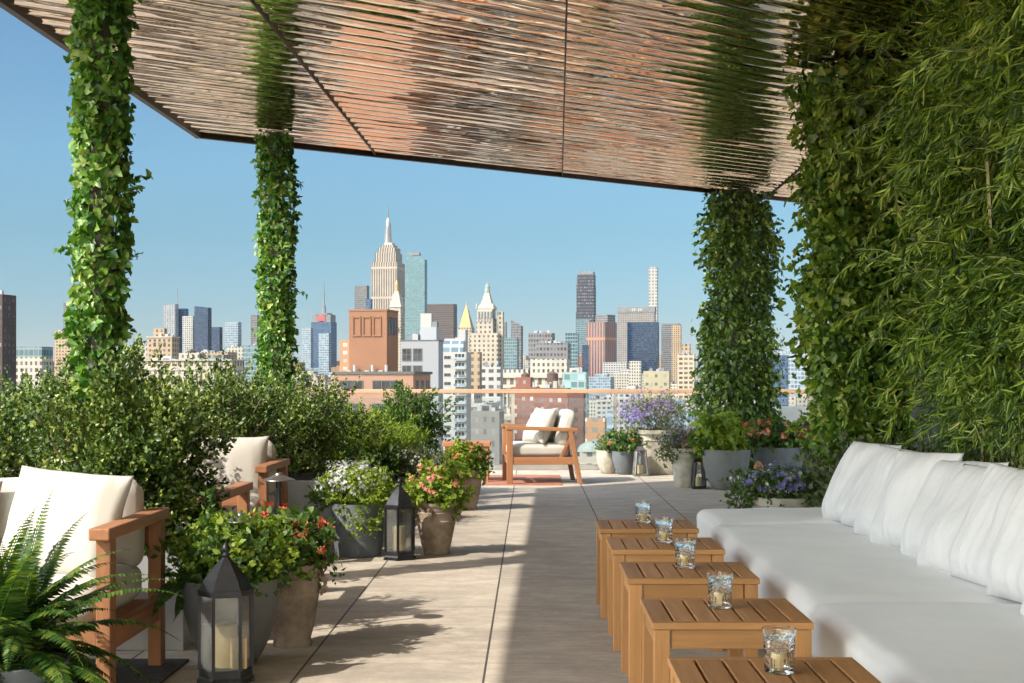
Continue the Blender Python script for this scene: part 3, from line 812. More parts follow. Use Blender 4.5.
pl = ['white linen pillow at the far end of the sofa', 'second white linen pillow from the far end of the sofa', 'third white linen pillow from the far end of the sofa',
      'fourth white linen pillow from the far end of the sofa', 'fifth white linen pillow from the far end, middle of the sofa row', 'sixth white linen pillow from the far end of the sofa',
      'seventh white linen pillow from the far end of the sofa', 'eighth white linen pillow from the far end of the sofa', 'ninth white linen pillow, cut by the right photo edge',
      'tenth white linen pillow nearest the camera, mostly outside the photo']
for i, y in enumerate(ys):
    o = pillow_mesh('pillow', .58, .48, .17, M['pillow'], seed=i * 2.3 + 1, wr=.024, seg=44, pinch=.07)
    tag(o, pl[i], 'pillow', 'white pillows along the sofa back')
    o.location = (1.71 + .02 * math.sin(i * 2.1), y - .22, .415)
    tilt = R(23 + 4 * math.sin(i * 1.7))
    yaw = R(-90 + 13 + 5 * math.sin(i * 3.1))
    # pillow faces -x; lean its top towards +x
    o.rotation_euler = (Matrix.Rotation(yaw, 4, 'Z') @ Matrix.Rotation(-tilt, 4, 'X') @ Matrix.Rotation(R(2.5 * math.sin(i * 1.3)), 4, 'Y')).to_euler()

# ------------------------------------------------------------------ lounge chairs
def lounge(loc, width, label, name='armchair', cat='armchair', rz=0, wood_=('rx', 'ry', 'rz'), nseat=1, pill=False, arm_h=.66, d=.72, back=True):
    """faces -y; origin at front-right foot, body runs to -x"""
    o = empty(name, loc, label, cat, 'teak lounge chairs with cream cushions', rz)
    wx, wy, wz = (M[k] for k in wood_)
    for x in (0, -width):
        for y in (0, d):
            bm = bmesh.new(); box(bm, (x, y, (arm_h - .045) / 2), (.055, .075, arm_h - .046)); bmo('leg', bm, wz, o, bevel=.004)
        bm = bmesh.new(); box(bm, (x, d / 2 - .01, arm_h - .0225), (.078, d + .16, .045)); bmo('armrest', bm, wy, o, bevel=.006)
        bm = bmesh.new(); box(bm, (x, d / 2, .24), (.04, d - .08, .085)); bmo('side_rail', bm, wy, o, bevel=.004)
    bm = bmesh.new(); box(bm, (-width / 2, -.005, .24), (width - .06, .03, .085)); bmo('front_rail', bm, wx, o, bevel=.004)
    bm = bmesh.new(); box(bm, (-width / 2, d, .24), (width - .06, .03, .085)); bmo('back_rail', bm, wx, o, bevel=.004)
    bm = bmesh.new(); box(bm, (-width / 2, d + .02, .56), (width - .06, .03, .10)); bmo('back_rail', bm, wx, o, bevel=.004)
    cw = (width - .07) / nseat
    for k in range(nseat):
        xc = -.035 - cw * (k + .5)
        cushion_mesh('seat_cushion', cw - .01, d - .04, .15, M['cream'], o, (xc, d / 2 - .03, .37), round_=.05, puff=.018, wr=.006, seed=k + 3, seg=20)
        if back: cushion_mesh('back_cushion', cw - .01, .15, .37, M['cream'], o, (xc, d - .09, .60), (R(-9), 0, 0), round_=.06, puff=.015, wr=.008, seed=k + 5, seg=20)
    return o
c1 = lounge((-1.57, 5.32, 0), 1.5, 'teak lounge sofa with cream cushions at the left edge behind the fern', 'lounge_sofa', 'sofa', nseat=2, wood_=('rx', 'ry', 'rz'))
c2 = lounge((-1.70, 9.15, 0), .78, 'teak armchair with tall cream back between the shrubs and flower pots', nseat=1)
c2b = lounge((-1.57, 7.15, 0), .74, 'low teak seat, arms just showing between the shrub and tall-backed armchair', nseat=1, arm_h=.64, back=False)
p = pillow_mesh('pillow', .50, .44, .17, M['cream'], seed=31, wr=.012, pinch=.12); tag(p, 'cream pillow leaning in the corner of the left lounge sofa', 'pillow')
p.location = (-1.86, 5.56, .43); p.rotation_euler = (R(-20), R(4), R(-14))
p = pillow_mesh('pillow', .56, .41, .16, M['cream'], seed=37, wr=.012, pinch=.12); tag(p, 'cream pillow at the left photo edge on the lounge sofa', 'pillow')
p.location = (-2.42, 5.72, .40); p.rotation_euler = (R(-17), 0, R(4))
p = pillow_mesh('pillow', .52, .44, .18, M['cream'], seed=41, wr=.009, pinch=.12); tag(p, 'cream pillow on the armchair behind the path light', 'pillow')
p.location = (-2.0, 9.5, .40); p.rotation_euler = (R(-15), 0, R(6))

# far armchair: splayed legs, faces left
def far_chair():
    o = empty('armchair', (.14, 16.55, 0), 'teak armchair with cream pillows standing alone before the railing', 'armchair', 'teak lounge chairs with cream cushions', R(5))
    for i, y in enumerate((0, .74)):
        for (a, b) in (((-.385, y, 0), (-.385, y, .63)), ((.43, y, 0), (.31, y, .63))):
            bm = bmesh.new(); bar(bm, a, b, .07 if a[0] < 0 else .075, .05); bmo('leg', bm, M['rz'], o, bevel=.004)
        bm = bmesh.new(); bar(bm, (-.43, y, .655), (.40, y, .625), .045, .075, R(90)); bmo('armrest', bm, M['rx'], o, bevel=.005)
        bm = bmesh.new(); box(bm, (0, y, .27), (.74, .035, .085)); bmo('side_rail', bm, M['rx'], o, bevel=.004)
        bm = bmesh.new(); bar(bm, (.20, y + (.03 if y == 0 else -.03), .3), (.36, y + (.03 if y == 0 else -.03), .62), .04, .03); bmo('back_support', bm, M['rz'], o)
    bm = bmesh.new(); box(bm, (-.385, .37, .27), (.035, .68, .085)); bmo('front_rail', bm, M['ry'], o, bevel=.004)
    bm = bmesh.new(); box(bm, (.36, .37, .27), (.035, .68, .085)); bmo('back_rail', bm, M['ry'], o, bevel=.004)
    cushion_mesh('seat_cushion', .68, .66, .15, M['cream'], o, (-.04, .37, .385), round_=.055, puff=.02, wr=.005, seed=9, seg=18)
    cushion_mesh('back_cushion', .17, .66, .42, M['cream'], o, (.27, .37, .63), (0, R(16), 0), round_=.07, puff=.02, wr=.008, seed=8, seg=18)
    return o
far_chair()
p = pillow_mesh('pillow', .5, .46, .19, M['cream'], seed=51, wr=.008); tag(p, 'cream square pillow leaning on the far armchair back, in front', 'pillow')
p.location = (.02, 16.78, .46); p.rotation_euler = (Matrix.Rotation(R(-62), 4, 'Z') @ Matrix.Rotation(R(-24), 4, 'X')).to_euler()
p = pillow_mesh('pillow', .5, .44, .18, M['cream'], seed=53, wr=.008); tag(p, 'cream pillow behind the front one on the far armchair', 'pillow')
p.location = (.14, 17.02, .46); p.rotation_euler = (Matrix.Rotation(R(-98), 4, 'Z') @ Matrix.Rotation(R(-20), 4, 'X')).to_euler()

# small far side table
o = empty('side_table', (-1.04, 16.85, 0), 'plain teak side table standing left of the far armchair', 'side table')
bm = bmesh.new(); boxmm(bm, (0, 0, .42), (.56, .5, .47)); bmo('tabletop', bm, M['rx'], o, bevel=.004)
for x in (.03, .47):
    for y in (.02, .42):
        bm = bmesh.new(); boxmm(bm, (x, y, 0), (x + .07, y + .06, .419)); bmo('leg', bm, M['rz'], o, bevel=.004)
bm = bmesh.new(); boxmm(bm, (-.55, 16.4, .0), (.36, 18.1, .008)); tag(bmo('mat', bm, M['rug']), 'terracotta coloured mat under the far armchair', 'mat')
bm = bmesh.new(); boxmm(bm, (-2.6, 4.9, .0), (-1.46, 6.15, .01)); tag(bmo('mat', bm, M['darkrug']), 'dark woven mat under the left lounge sofa', 'mat')

# white outdoor sofa far right
o = empty('lounge_sofa', (3.35, 18.0, 0), 'white backed outdoor sofa behind the red geraniums by the railing', 'sofa')
cushion_mesh('back_cushion', 1.15, .2, .5, M['sofa'], o, (0, .1, .6), round_=.06, seed=2, seg=14)
cushion_mesh('seat_cushion', 1.15, .7, .18, M['sofa'], o, (0, -.3, .36), round_=.05, seed=4, seg=14)
bm = bmesh.new(); boxmm(bm, (-.6, -.7, .16), (.6, .2, .26)); bmo('base_frame', bm, M['rx'], o, bevel=.004)
for x in (-.55, .55):
    for y in (-.65, .15):
        bm = bmesh.new(); box(bm, (x, y, .08), (.06, .06, .16)); bmo('leg', bm, M['rz'], o)

# ------------------------------------------------------------------ planters with shrubs (left)
def planter(x0, x1, y0, y1, h, label):
    o = empty('planter_box', ((x0 + x1) / 2, (y0 + y1) / 2, 0), label, 'planter', 'long pale planter boxes')
    w = x1 - x0; d = y1 - y0
    bm = bmesh.new(); boxmm(bm, (-w / 2, -d / 2, 0), (w / 2, d / 2, h))
    top = [f for f in bm.faces if f.normal.z > .9]
    r = bmesh.ops.inset_region(bm, faces=top, thickness=.03); bmesh.ops.translate(bm, verts=list({v for f in top for v in f.verts}), vec=(0, 0, -.06))
    bmo('box_body', bm, M['planter'], o, bevel=.004)
    bm = bmesh.new(); boxmm(bm, (-w / 2 + .031, -d / 2 + .031, h - .08), (w / 2 - .031, d / 2 - .031, h - .05)); bmo('soil', bm, M['soil'], o)
planter(-2.62, -1.54, 6.38, 7.02, .46, 'pale planter box behind the left lounge sofa')
planter(-3.45, -2.45, 6.9, 9.6, .50, 'pale planter box along the left edge of the terrace')
planter(-2.75, -1.40, 10.05, 12.6, .50, 'pale planter box behind the armchair with the tall cream back')
planter(-2.9, -1.35, 13.9, 16.3, .42, 'pale planter box farthest along the left side')
shrub((-1.90, 6.80, .34), (.27, .31), .77, 2000, 'dense dark green shrub between the lounge sofa and the armchair')
shrub((-2.80, 7.35, .45), (.46, .40), .52, 1200, 'bright bushy shrub at the far left behind the lounge sofa')
shrub((-2.70, 8.75, .45), (.42, .5), .66, 1200, 'leafy shrub around the foot of the nearest ivy column')
shrub((-2.30, 10.6, .45), (.46, .45), .72, 1400, 'leafy shrub behind the armchair with the tall cream back')
shrub((-1.95, 11.75, .42), (.46, .5), .70, 1400, 'leafy shrub to the right of the far ivy column foot')
shrub((-3.30, 9.4, .45), (.5, .6), .56, 850, 'loose yellow green shrub at the left edge of the photo')
# feathery shrub and mixed plants further back
def feathery(loc, n, h, label, mat='lime'):
    o = empty('feathery_shrub', loc, label, 'shrub')
    P = []; A = []
    for i in range(n):
        th = rng.random() * 6.283; rr = .42 * math.sqrt(rng.random()); lean = Vector((math.cos(th) * rr * 1.2, math.sin(th) * rr * 1.2, 1)).normalized()
        hh = h * (.55 + .45 * rng.random()) * (1 - .35 * rr / .42); b = Vector((math.cos(th) * rr * .6, math.sin(th) * rr * .6, 0))
        for s in range(42):
            t = .15 + .85 * s / 42; p = b + lean * hh * t
            P.append(tuple(p)); A.append((lean.x + rng.normal() * .7, lean.y + rng.normal() * .7, lean.z * .9 + rng.normal() * .3))
    s = .05 * (.5 + .8 * rng.random(len(P)))
    leaves('foliage', P, A, s, s * .3, 'blade', M[mat], o)
    return o
feathery((-1.66, 13.05, .28), 260, .86, 'feathery upright shrub with light green plumes below the railing')
feathery((-1.42, 13.7, .30), 200, .74, 'shorter feathery shrub to the right of the taller feathery one')
shrub((-1.28, 15.0, .36), (.34, .4), .62, 800, 'rounded leafy bush left of the small side table', 'green', .03, group='shrubs before the railing')
shrub((-1.9, 13.5, .0), (.30, .3), .55, 500, 'low dark bush behind the feathery shrubs', 'box', .03, group='shrubs before the railing')

# ------------------------------------------------------------------ lanterns
def candle(o, r, h, z0, x=0, y=0):
    bm = bmesh.new(); lathe(bm, [(r, z0), (r, z0 + h - .004), (r - .005, z0 + h), (r * .5, z0 + h - .004), (.002, z0 + h - .006)], 24, (x, y, 0))
    c = bmo('candle', bm, M['wax'], o, smooth=True, angle=40)
    bm = bmesh.new(); bar(bm, (x, y, z0 + h - .006), (x, y, z0 + h + .012), .003); bmo('wick', bm, M['iron'], c)
def hex_lantern(X, D, r, h, label, rz=0):
    o = empty('lantern', (X, D, 0), label, 'lantern', 'dark metal lanterns with domed tops', rz)
    bm = bmesh.new(); lathe(bm, [(r * 1.02, .0), (r * 1.02, .02), (r * .97, .03), (r * .97, .1 * h), (r * .9, .11 * h)], 6)
    for k in range(6):
        a = k * math.pi / 3; box(bm, (r * .9 * math.cos(a), r * .9 * math.sin(a), -.0), (.03, .03, .03))
    bmo('base', bm, M['iron'], o)
    for k in range(6):
        a = k * math.pi / 3; a2 = a + math.pi / 3; p0 = Vector((r * .95 * math.cos(a), r * .95 * math.sin(a), .1 * h)); p1 = Vector((p0.x, p0.y, .64 * h))
        bm = bmesh.new(); bar(bm, p0, p1, .013); bmo('upright', bm, M['iron'], o)
        q0 = Vector((r * .95 * math.cos(a2), r * .95 * math.sin(a2), .1 * h))
        bm = bmesh.new(); m_ = (p0 + q0) / 2
        box(bm, (m_.x * .97, m_.y * .97, .37 * h), ((q0 - p0).length - .012, .003, .54 * h), Matrix.Rotation(math.atan2(q0.y - p0.y, q0.x - p0.x), 4, 'Z'))
        bmo('pane', bm, M['lglass'], o)
    bm = bmesh.new(); lathe(bm, [(r * .98, .62 * h), (r * 1.02, .625 * h), (r * 1.02, .66 * h), (r * .94, .67 * h), (r * .80, .73 * h), (r * .52, .80 * h), (r * .28, .855 * h), (r * .12, .885 * h), (.012, .9 * h)], 6)
    bmo('roof', bm, M['iron'], o)
    bm = bmesh.new(); lathe(bm, [(.013, .89 * h), (.02, .905 * h), (.01, .915 * h), (.018, .935 * h), (.021, .945 * h), (.012, .97 * h), (.001, h)], 12); bmo('finial', bm, M['iron'], o, smooth=True)
    candle(o, r * .42, .30 * h, .105 * h, .0, .01)
    candle(o, r * .30, .22 * h, .105 * h, r * .45, -.03) if r > .107 else None
    return o
hex_lantern(-1.212, 5.72, .108, .56, 'large dark metal lantern with pointed top at the bottom left', .25)
hex_lantern(-.88, 9.65, .107, .55, 'dark metal lantern between the charcoal pot and the clay pot', .5)
def box_lantern(X, D, w, h, label, mat, rz=0, glass=True):
    o = empty('lantern', (X, D, 0), label, 'lantern', 'small square tapered lanterns', rz)
    t = w * .09
    bm = bmesh.new(); box(bm, (0, 0, .015), (w, w, .03)); bmo('base', bm, M[mat], o)
    b_, t_ = w / 2 * .92, w / 2 * .62
    for sx_ in (-1, 1):
        for sy_ in (-1, 1):
            bm = bmesh.new(); bar(bm, (sx_ * b_, sy_ * b_, .03), (sx_ * t_, sy_ * t_, h * .78), t * 1.3); bmo('upright', bm, M[mat], o)
    for k in range(4):
        a = k * math.pi / 2; rm = Matrix.Rotation(a, 4, 'Z')
        vs_ = [rm @ Vector(v) for v in ((-b_ * .9, -b_, .03), (b_ * .9, -b_, .03), (t_ * .9, -t_, h * .77), (-t_ * .9, -t_, h * .77))]
        bm = bmesh.new(); vv = [bm.verts.new(v) for v in vs_]; f = bm.faces.new(vv); bmesh.ops.solidify(bm, geom=[f], thickness=.002); bmo('pane', bm, M['lglass'], o)
    bm = bmesh.new(); box(bm, (0, 0, h * .8), (t_ * 2.5, t_ * 2.5, h * .04)); lathe(bm, [(t_ * 1.5, h * .82), (t_ * .5, h * .93), (t_ * .35, h * .94)], 4, rot0=math.pi / 4); bmo('roof', bm, M[mat], o)
    bm = bmesh.new()
    for k in range(8):
        a0, a1 = k / 8 * math.pi, (k + 1) / 8 * math.pi; rr = t_ * .5
        bar(bm, (rr * math.cos(a0), 0, h * .93 + rr * math.sin(a0)), (rr * math.cos(a1), 0, h * .93 + rr * math.sin(a1)), .004)
    bmo('ring', bm, M['iron'], o)
    candle(o, w * .24, h * .26, .03)
    return o
box_lantern(-1.44, 9.55, .14, .37, 'small brown slatted lantern left of the charcoal pot', 'lantern_wood', .2)
box_lantern(1.37, 18.0, .17, .40, 'pale square lantern in front of the tall lavender planter', 'zinc', .1)
box_lantern(1.85, 15.9, .14, .38, 'dark lantern between the pale urn and the big grey pot', 'iron', .1)
box_lantern(2.42, 15.3, .11, .36, 'narrow wooden lantern right of the big grey pot', 'rz', .1)

# path lights
def path_light(X, D, z, r, label):
    o = empty('path_light', (X, D, 0), label, 'garden light', 'garden path lights with conical caps')
    bm = bmesh.new(); lathe(bm, [(.008, 0), (.008, z - .03)], 10); bmo('stake', bm, M['iron'], o, smooth=True, angle=40)
    bm = bmesh.new(); lathe(bm, [(r, z - .014), (r * .98, z - .010), (r * .5, z + .004), (r * .3, z + .012), (r * .26, z + .02), (.001, z + .024)], 40); bmo('cap', bm, M['zinc'], o, smooth=True, angle=30)
    bm = bmesh.new(); lathe(bm, [(r * .2, z - .05), (r * .22, z - .013)], 16); bmo('lamp_body', bm, M['iron'], o, smooth=True, angle=40)
path_light(-1.22, 6.05, .62, .064, 'garden path light with dark cap above the big grey pot')
path_light(-1.19, 6.80, .74, .076, 'garden path light with wide metal cap beside the armchair arm')

# ------------------------------------------------------------------ potted plants left
o = pot(-1.275, 6.12, .212, .36, 'bowl', 'greypot', 'big grey bowl pot with lime foliage behind the large lantern')
mound(o, (0.0, 0, .44), (.24, .22, .13), 420, 'green', .034, 7, lump=.35, zmin=.3)
mound(o, (.03, 0, .46), (.22, .2, .13), 300, 'lime', .03, 7, lump=.4, name='lime_sprays', zmin=.34)
fern(o, (-.12, -.02, .36), 12, .28, 'green', 'leafy_shoot', (-.2, .6), (2.0, 4.4), .05)
P = []; A = []
for s in range(60):
    t = s / 60; P.append((-.10 + .01 * math.sin(s), 0, .45 + t * .28)); A.append((rng.normal(), rng.normal(), .5))
leaves('upright_shoot', P, A, .04, .022, 'kite', M['green'], o)
o = pot(-1.08, 6.52, .142, .375, 'terracotta', 'terracotta', 'clay pot of red and coral flowers beside the big grey pot')
mound(o, (-.02, 0, .45), (.165, .16, .12), 230, 'green', .04, 5, 'oval', .8, lump=.3, zmin=.33)
blooms(o, (-.02, 0, .46), (.20, .20, .15), 26, 'f_red', .042, 3, .010, rad=1.1, top=-.35)
blooms(o, (-.02, 0, .46), (.20, .20, .15), 14, 'f_coral', .036, 2, .010, name='coral_flowers')
mound(o, (.12, -.03, .40), (.06, .06, .10), 40, 'green', .024, 6, name='trailing_foliage', nst=6, upb=-.8, zmin=.2)
o = pot(-1.18, 9.85, .185, .36, 'bucket', 'charcoal', 'charcoal pot with frothy white flowers and trailing leaves')
mound(o, (0, 0, .45), (.23, .21, .13), 360, 'lime', .032, 6, lump=.3, zmin=.34)
mound(o, (.05, -.16, .30), (.12, .06, .12), 90, 'lime', .03, 6, name='trailing_foliage', nst=6, upb=-.6, zmin=.12)
blooms(o, (-.03, 0, .47), (.24, .22, .14), 110, 'f_white', .024, 4, .014, zmin=.4)
mound(o, (-.2, -.02, .42), (.1, .08, .09), 50, 'green', .035, 6, name='side_foliage', nst=6, zmin=.2)
o = pot(-.655, 9.95, .158, .36, 'terracotta', 'terracotta', 'clay pot of pink flowers right of the dark lantern')
mound(o, (0, 0, .42), (.19, .18, .14), 300, 'lime', .036, 6, 'oval', .8, lump=.25, zmin=.3)
blooms(o, (0, 0, .44), (.19, .18, .155), 46, 'f_pink', .034, 3, .010)
o = pot(-.60, 13.35, .165, .36, 'terracotta', 'terracotta', 'clay pot of orange and yellow leaves nearest the side table')
mound(o, (-.02, 0, .43), (.2, .18, .16), 260, 'lime', .04, 6, 'oval', .8, lump=.3, zmin=.3)
blooms(o, (-.02, 0, .45), (.2, .18, .16), 26, 'f_coral', .042, 3, .012)
mound(o, (.10, -.05, .42), (.1, .1, .12), 60, 'ivyd', .035, 5, 'oval', .7, name='purple_foliage', nst=5, zmin=.3)
o = pot(-1.06, 13.1, .2, .33, 'dish', 'stonepot', 'pale stone bowl with grey green herbs behind the clay pots')
mound(o, (0, 0, .42), (.3, .24, .14), 420, 'sage', .026, 6, lump=.35, zmin=.28)
blooms(o, (0, 0, .44), (.28, .23, .14), 60, 'f_white', .02, 3, .014)
o = pot(-1.45, 12.85, .2, .34, 'bucket', 'charcoal', 'low dark pot of broad green leaves against the planter')
mound(o, (0, 0, .42), (.28, .24, .2), 300, 'green', .045, 6, 'oval', .6, lump=.35, zmin=.25)
# foreground fern
o = pot(-1.72, 4.72, .2, .28, 'bucket', 'charcoal', 'large sword fern with arching fronds in the bottom left corner')
fern(o, (0, 0, .27), 84, .62, 'fern', 'frond', (.3, 1.45), None, .062)
fern(o, (0, 0, .25), 40, .46, 'fern', 'frond', (-.3, .6), None, .06)

# ------------------------------------------------------------------ potted plants right
o = pot(.99, 18.5, .16, .30, 'bowl', 'stonepot', 'small pale bowl of leaves behind the little dark pot')
mound(o, (0, 0, .34), (.17, .15, .11), 120, 'green', .035, 5, lump=.3, zmin=.24)
o = pot(1.19, 18.3, .165, .30, 'bowl', 'charcoal', 'little dark pot of coral flowers by the railing')
mound(o, (0, 0, .39), (.24, .2, .16), 260, 'green', .04, 5, 'oval', .7, lump=.35, zmin=.25)
blooms(o, (0, 0, .40), (.22, .2, .16), 16, 'f_coral', .045, 3, .012)
o = pot(1.62, 18.35, .26, .57, 'urn', 'stonepot', 'tall pale planter overflowing with lavender by the railing', sq=True, rz=.1)
mound(o, (-.03, 0, .74), (.43, .34, .25), 700, 'sage', .034, 6, wr=.35, lump=.35, zmin=.5)
blooms(o, (-.03, 0, .76), (.43, .34, .26), 330, 'f_purple', .026, 4, .022, lump=.35)
blooms(o, (-.28, 0, .66), (.22, .26, .22), 90, 'f_blue', .034, 4, .018, name='violet_flowers')
o = pot(1.72, 16.1, .168, .44, 'urn', 'stonepot', 'pale stone urn of small lavender flowers before the tall planter')
mound(o, (-.04, 0, .5), (.26, .22, .15), 330, 'sage', .03, 6, wr=.4, lump=.35, zmin=.3)
blooms(o, (-.02, 0, .52), (.25, .22, .15), 130, 'f_purple', .024, 4, .02)
mound(o, (-.18, -.05, .42), (.12, .1, .14), 80, 'green', .03, 6, name='trailing_foliage', nst=6, zmin=.2, upb=-.4)
o = pot(2.14, 15.8, .27, .44, 'bowl', 'greypot', 'big round grey pot with yellow green broad leaves')
mound(o, (-.08, -.02, .58), (.26, .24, .2), 260, 'lime', .075, 4, 'ivy', .95, lump=.3, zmin=.4)
mound(o, (-.2, 0, .52), (.18, .16, .14), 160, 'green', .04, 5, 'oval', .7, name='side_foliage', zmin=.35)
o = pot(2.82, 16.4, .30, .44, 'bowl', 'charcoal', 'wide dark bowl of red geraniums beside the big grey pot')
mound(o, (-.06, 0, .54), (.40, .3, .17), 420, 'ivyd', .05, 5, 'oval', .8, lump=.3, zmin=.38)
blooms(o, (-.1, -.02, .56), (.40, .3, .17), 34, 'f_red', .045, 6, .018)
blooms(o, (-.1, -.02, .56), (.38, .3, .17), 20, 'f_pink', .04, 5, .016, name='pink_flowers')
o = pot(3.3, 16.8, .2, .5, 'bowl', 'greypot', 'grey pot of small blue flowers behind the geraniums')
mound(o, (0, 0, .56), (.25, .22, .15), 220, 'green', .045, 5, 'oval', .6, lump=.3, zmin=.4)
blooms(o, (0, 0, .58), (.22, .2, .15), 12, 'f_blue', .04, 3, .014)
o = pot(1.86, 10.5, .27, .355, 'dish', 'stonepot', 'low stone bowl of violet pansies at the far end of the sofa')
mound(o, (-.05, 0, .40), (.33, .26, .13), 420, 'green', .03, 6, lump=.3, zmin=.3)
blooms(o, (-.03, 0, .43), (.30, .25, .13), 90, 'f_blue', .034, 3, .014)
blooms(o, (-.03, 0, .43), (.30, .25, .13), 36, 'f_white', .028, 3, .012, name='white_flowers')
mound(o, (-.32, -.05, .33), (.1, .1, .1), 60, 'green', .03, 6, name='trailing_foliage', nst=6, zmin=.15)
# low plants at the foot of the vine column
shrub((2.35, 10.2, .0), (.34, .34), .62, 500, 'tangled bronze green shrub at the foot of the broad vine column', 'sage', .05, 8, group='shrubs on the right')

_mot = mottled; _fac = facade; CK = .60
def mottled(name, c, *a, **k):
    if k.get('c2'): k['c2'] = tuple(x * CK for x in k['c2'])
    return _mot(name, tuple(x * CK for x in c), *a, **k)
def facade(wall, glass=(.05, .07, .09), *a, **k):
    return _fac(tuple(x * CK for x in wall), tuple(x * .45 for x in glass), *a, **k)
# ------------------------------------------------------------------ the city
GZ = -75.0
def ground_mat():
    m, nt, b = new_mat('city_ground'); N = NB(nt)
    c = N.ramp(N.noise(.012, 5, rough=.7), [(.35, (.16, .15, .14)), (.5, (.3, .28, .26)), (.7, (.42, .38, .34))])
    N.l(c, b.inputs['Base Color']); b.inputs['Roughness'].default_value = .9
    return m
bm = bmesh.new(); bmesh.ops.create_grid(bm, x_segments=4, y_segments=4, size=16000, matrix=Matrix.Translation((0, 8000, GZ)))
tag(bmo('ground', bm, ground_mat()), kind='structure')

FM = dict(
 cream=facade((.50, .45, .37), cw=3.2, ch=3.5, fw=.42, fh=.5),
 cream2=facade((.56, .51, .43), (.06, .07, .08), cw=2.6, ch=3.3, fw=.45, fh=.55),
 white=facade((.50, .48, .45), (.07, .09, .11), cw=3.6, ch=3.4, fw=.6, fh=.45),
 brick=facade((.36, .16, .10), (.10, .10, .10), cw=2.9, ch=3.2, fw=.4, fh=.5, brick=True, vary=.9),
 redbrick=facade((.34, .14, .10), (.3, .28, .26), cw=3.2, ch=3.2, fw=.36, fh=.45, brick=True, vary=.9),
 darkbrick=facade((.19, .09, .07), (.04, .04, .05), cw=3.2, ch=3.2, fw=.4, fh=.5, brick=True),
 tan=facade((.46, .34, .23), (.08, .07, .06), cw=3.2, ch=3.1, fw=.45, fh=.5),
 orange=facade((.50, .27, .15), (.35, .33, .3), cw=3.3, ch=3.3, fw=.55, fh=.45, vary=.9),
 grey=facade((.33, .33, .33), (.06, .07, .09), cw=3.2, ch=3.5, fw=.6, fh=.55),
 greyb=facade((.24, .23, .23), (.05, .06, .08), cw=2.2, ch=3.6, fw=.6, fh=.5, gr=.2),
 bluegl=facade((.10, .16, .24), (.03, .09, .20), cw=2.4, ch=3.8, fw=.86, fh=.8, gr=.12, metal=.3, vary=.25),
 dkblue=facade((.05, .08, .13), (.015, .05, .12), cw=2.4, ch=3.8, fw=.86, fh=.8, gr=.1, metal=.3, vary=.2),
 tealgl=facade((.26, .33, .34), (.08, .17, .22), cw=2.6, ch=3.8, fw=.8, fh=.7, gr=.15, metal=.25, vary=.25),
 palegl=facade((.42, .48, .52), (.18, .26, .33), cw=3, ch=3.8, fw=.8, fh=.7, gr=.15, vary=.4),
 brown=facade((.10, .07, .06), (.05, .05, .06), cw=3.2, ch=3.2, fw=.45, fh=.5, vary=.6),
)
hero_fp = []; hr = random.Random(3)
SUN_UP = 1
def bld(label, px0, px1, yt, D, mat, k=.9, name='building', rot=TH, group=None, z0=GZ, obj=True, track=True, cat='building', clutter=True):
    """a building whose silhouette spans px0..px1 at distance D; returns (root empty, body, w, d, h)"""
    Wd = (px1 - px0) / F * D; c, s = math.cos(rot), abs(math.sin(rot))
    w = Wd / (c + k * s); d = k * w
    zt = Z(yt, D); h = zt - z0
    X = W((px0 + px1) / 2, D); Y = D + d / 2
    o = empty(name, (X * (1 + d / 2 / D), Y, z0), label, cat, group, rot)
    bm = bmesh.new(); boxmm(bm, (-w / 2, -d / 2, 0), (w / 2, d / 2, h)); body = bmo('wall', bm, FM[mat] if isinstance(mat, str) else mat, o)
    if track: hero_fp.append((o.location.x, Y, max(w, d) * .75))
    if clutter and 300 < D < 1500 and w > 7:
        for _ in range(6):
            a = hr.uniform(-.42, .3) * w; b = hr.uniform(-.42, .3) * d; q = hr.uniform(.06, .16) * w; zq = hr.uniform(.8, 2.6)
            bm = bmesh.new(); boxmm(bm, (a, b, h + .01 + .002 * _), (a + q, b + q * hr.uniform(.6, 1.6), h + zq)); bmo('roof_unit', bm, hr.choice([SLATE, STONE, WHT, GRY]), o)
    return o, body, w, d, h
def roofbox(o, a, b, mat='grey', name='bulkhead'):
    bm = bmesh.new(); boxmm(bm, a, b); return bmo(name, bm, FM[mat] if isinstance(mat, str) else mat, o)
TANK = mottled('tank_wood', (.14, .09, .07), .3, .6, .9, 0)
def tank(o, x, y, z, r=2.0, h=3.6):
    bm = bmesh.new()
    for a in range(4):
        t = a * math.pi / 2 + .7; bar(bm, (x + r * .8 * math.cos(t), y + r * .8 * math.sin(t), z), (x + r * .8 * math.cos(t), y + r * .8 * math.sin(t), z + h * .6), .2)
    lathe(bm, [(r, z + h * .6), (r, z + h * 1.5), (r * 1.05, z + h * 1.5), (.01, z + h * 1.85)], 14)
    return bmo('water_tank', bm, TANK, o)
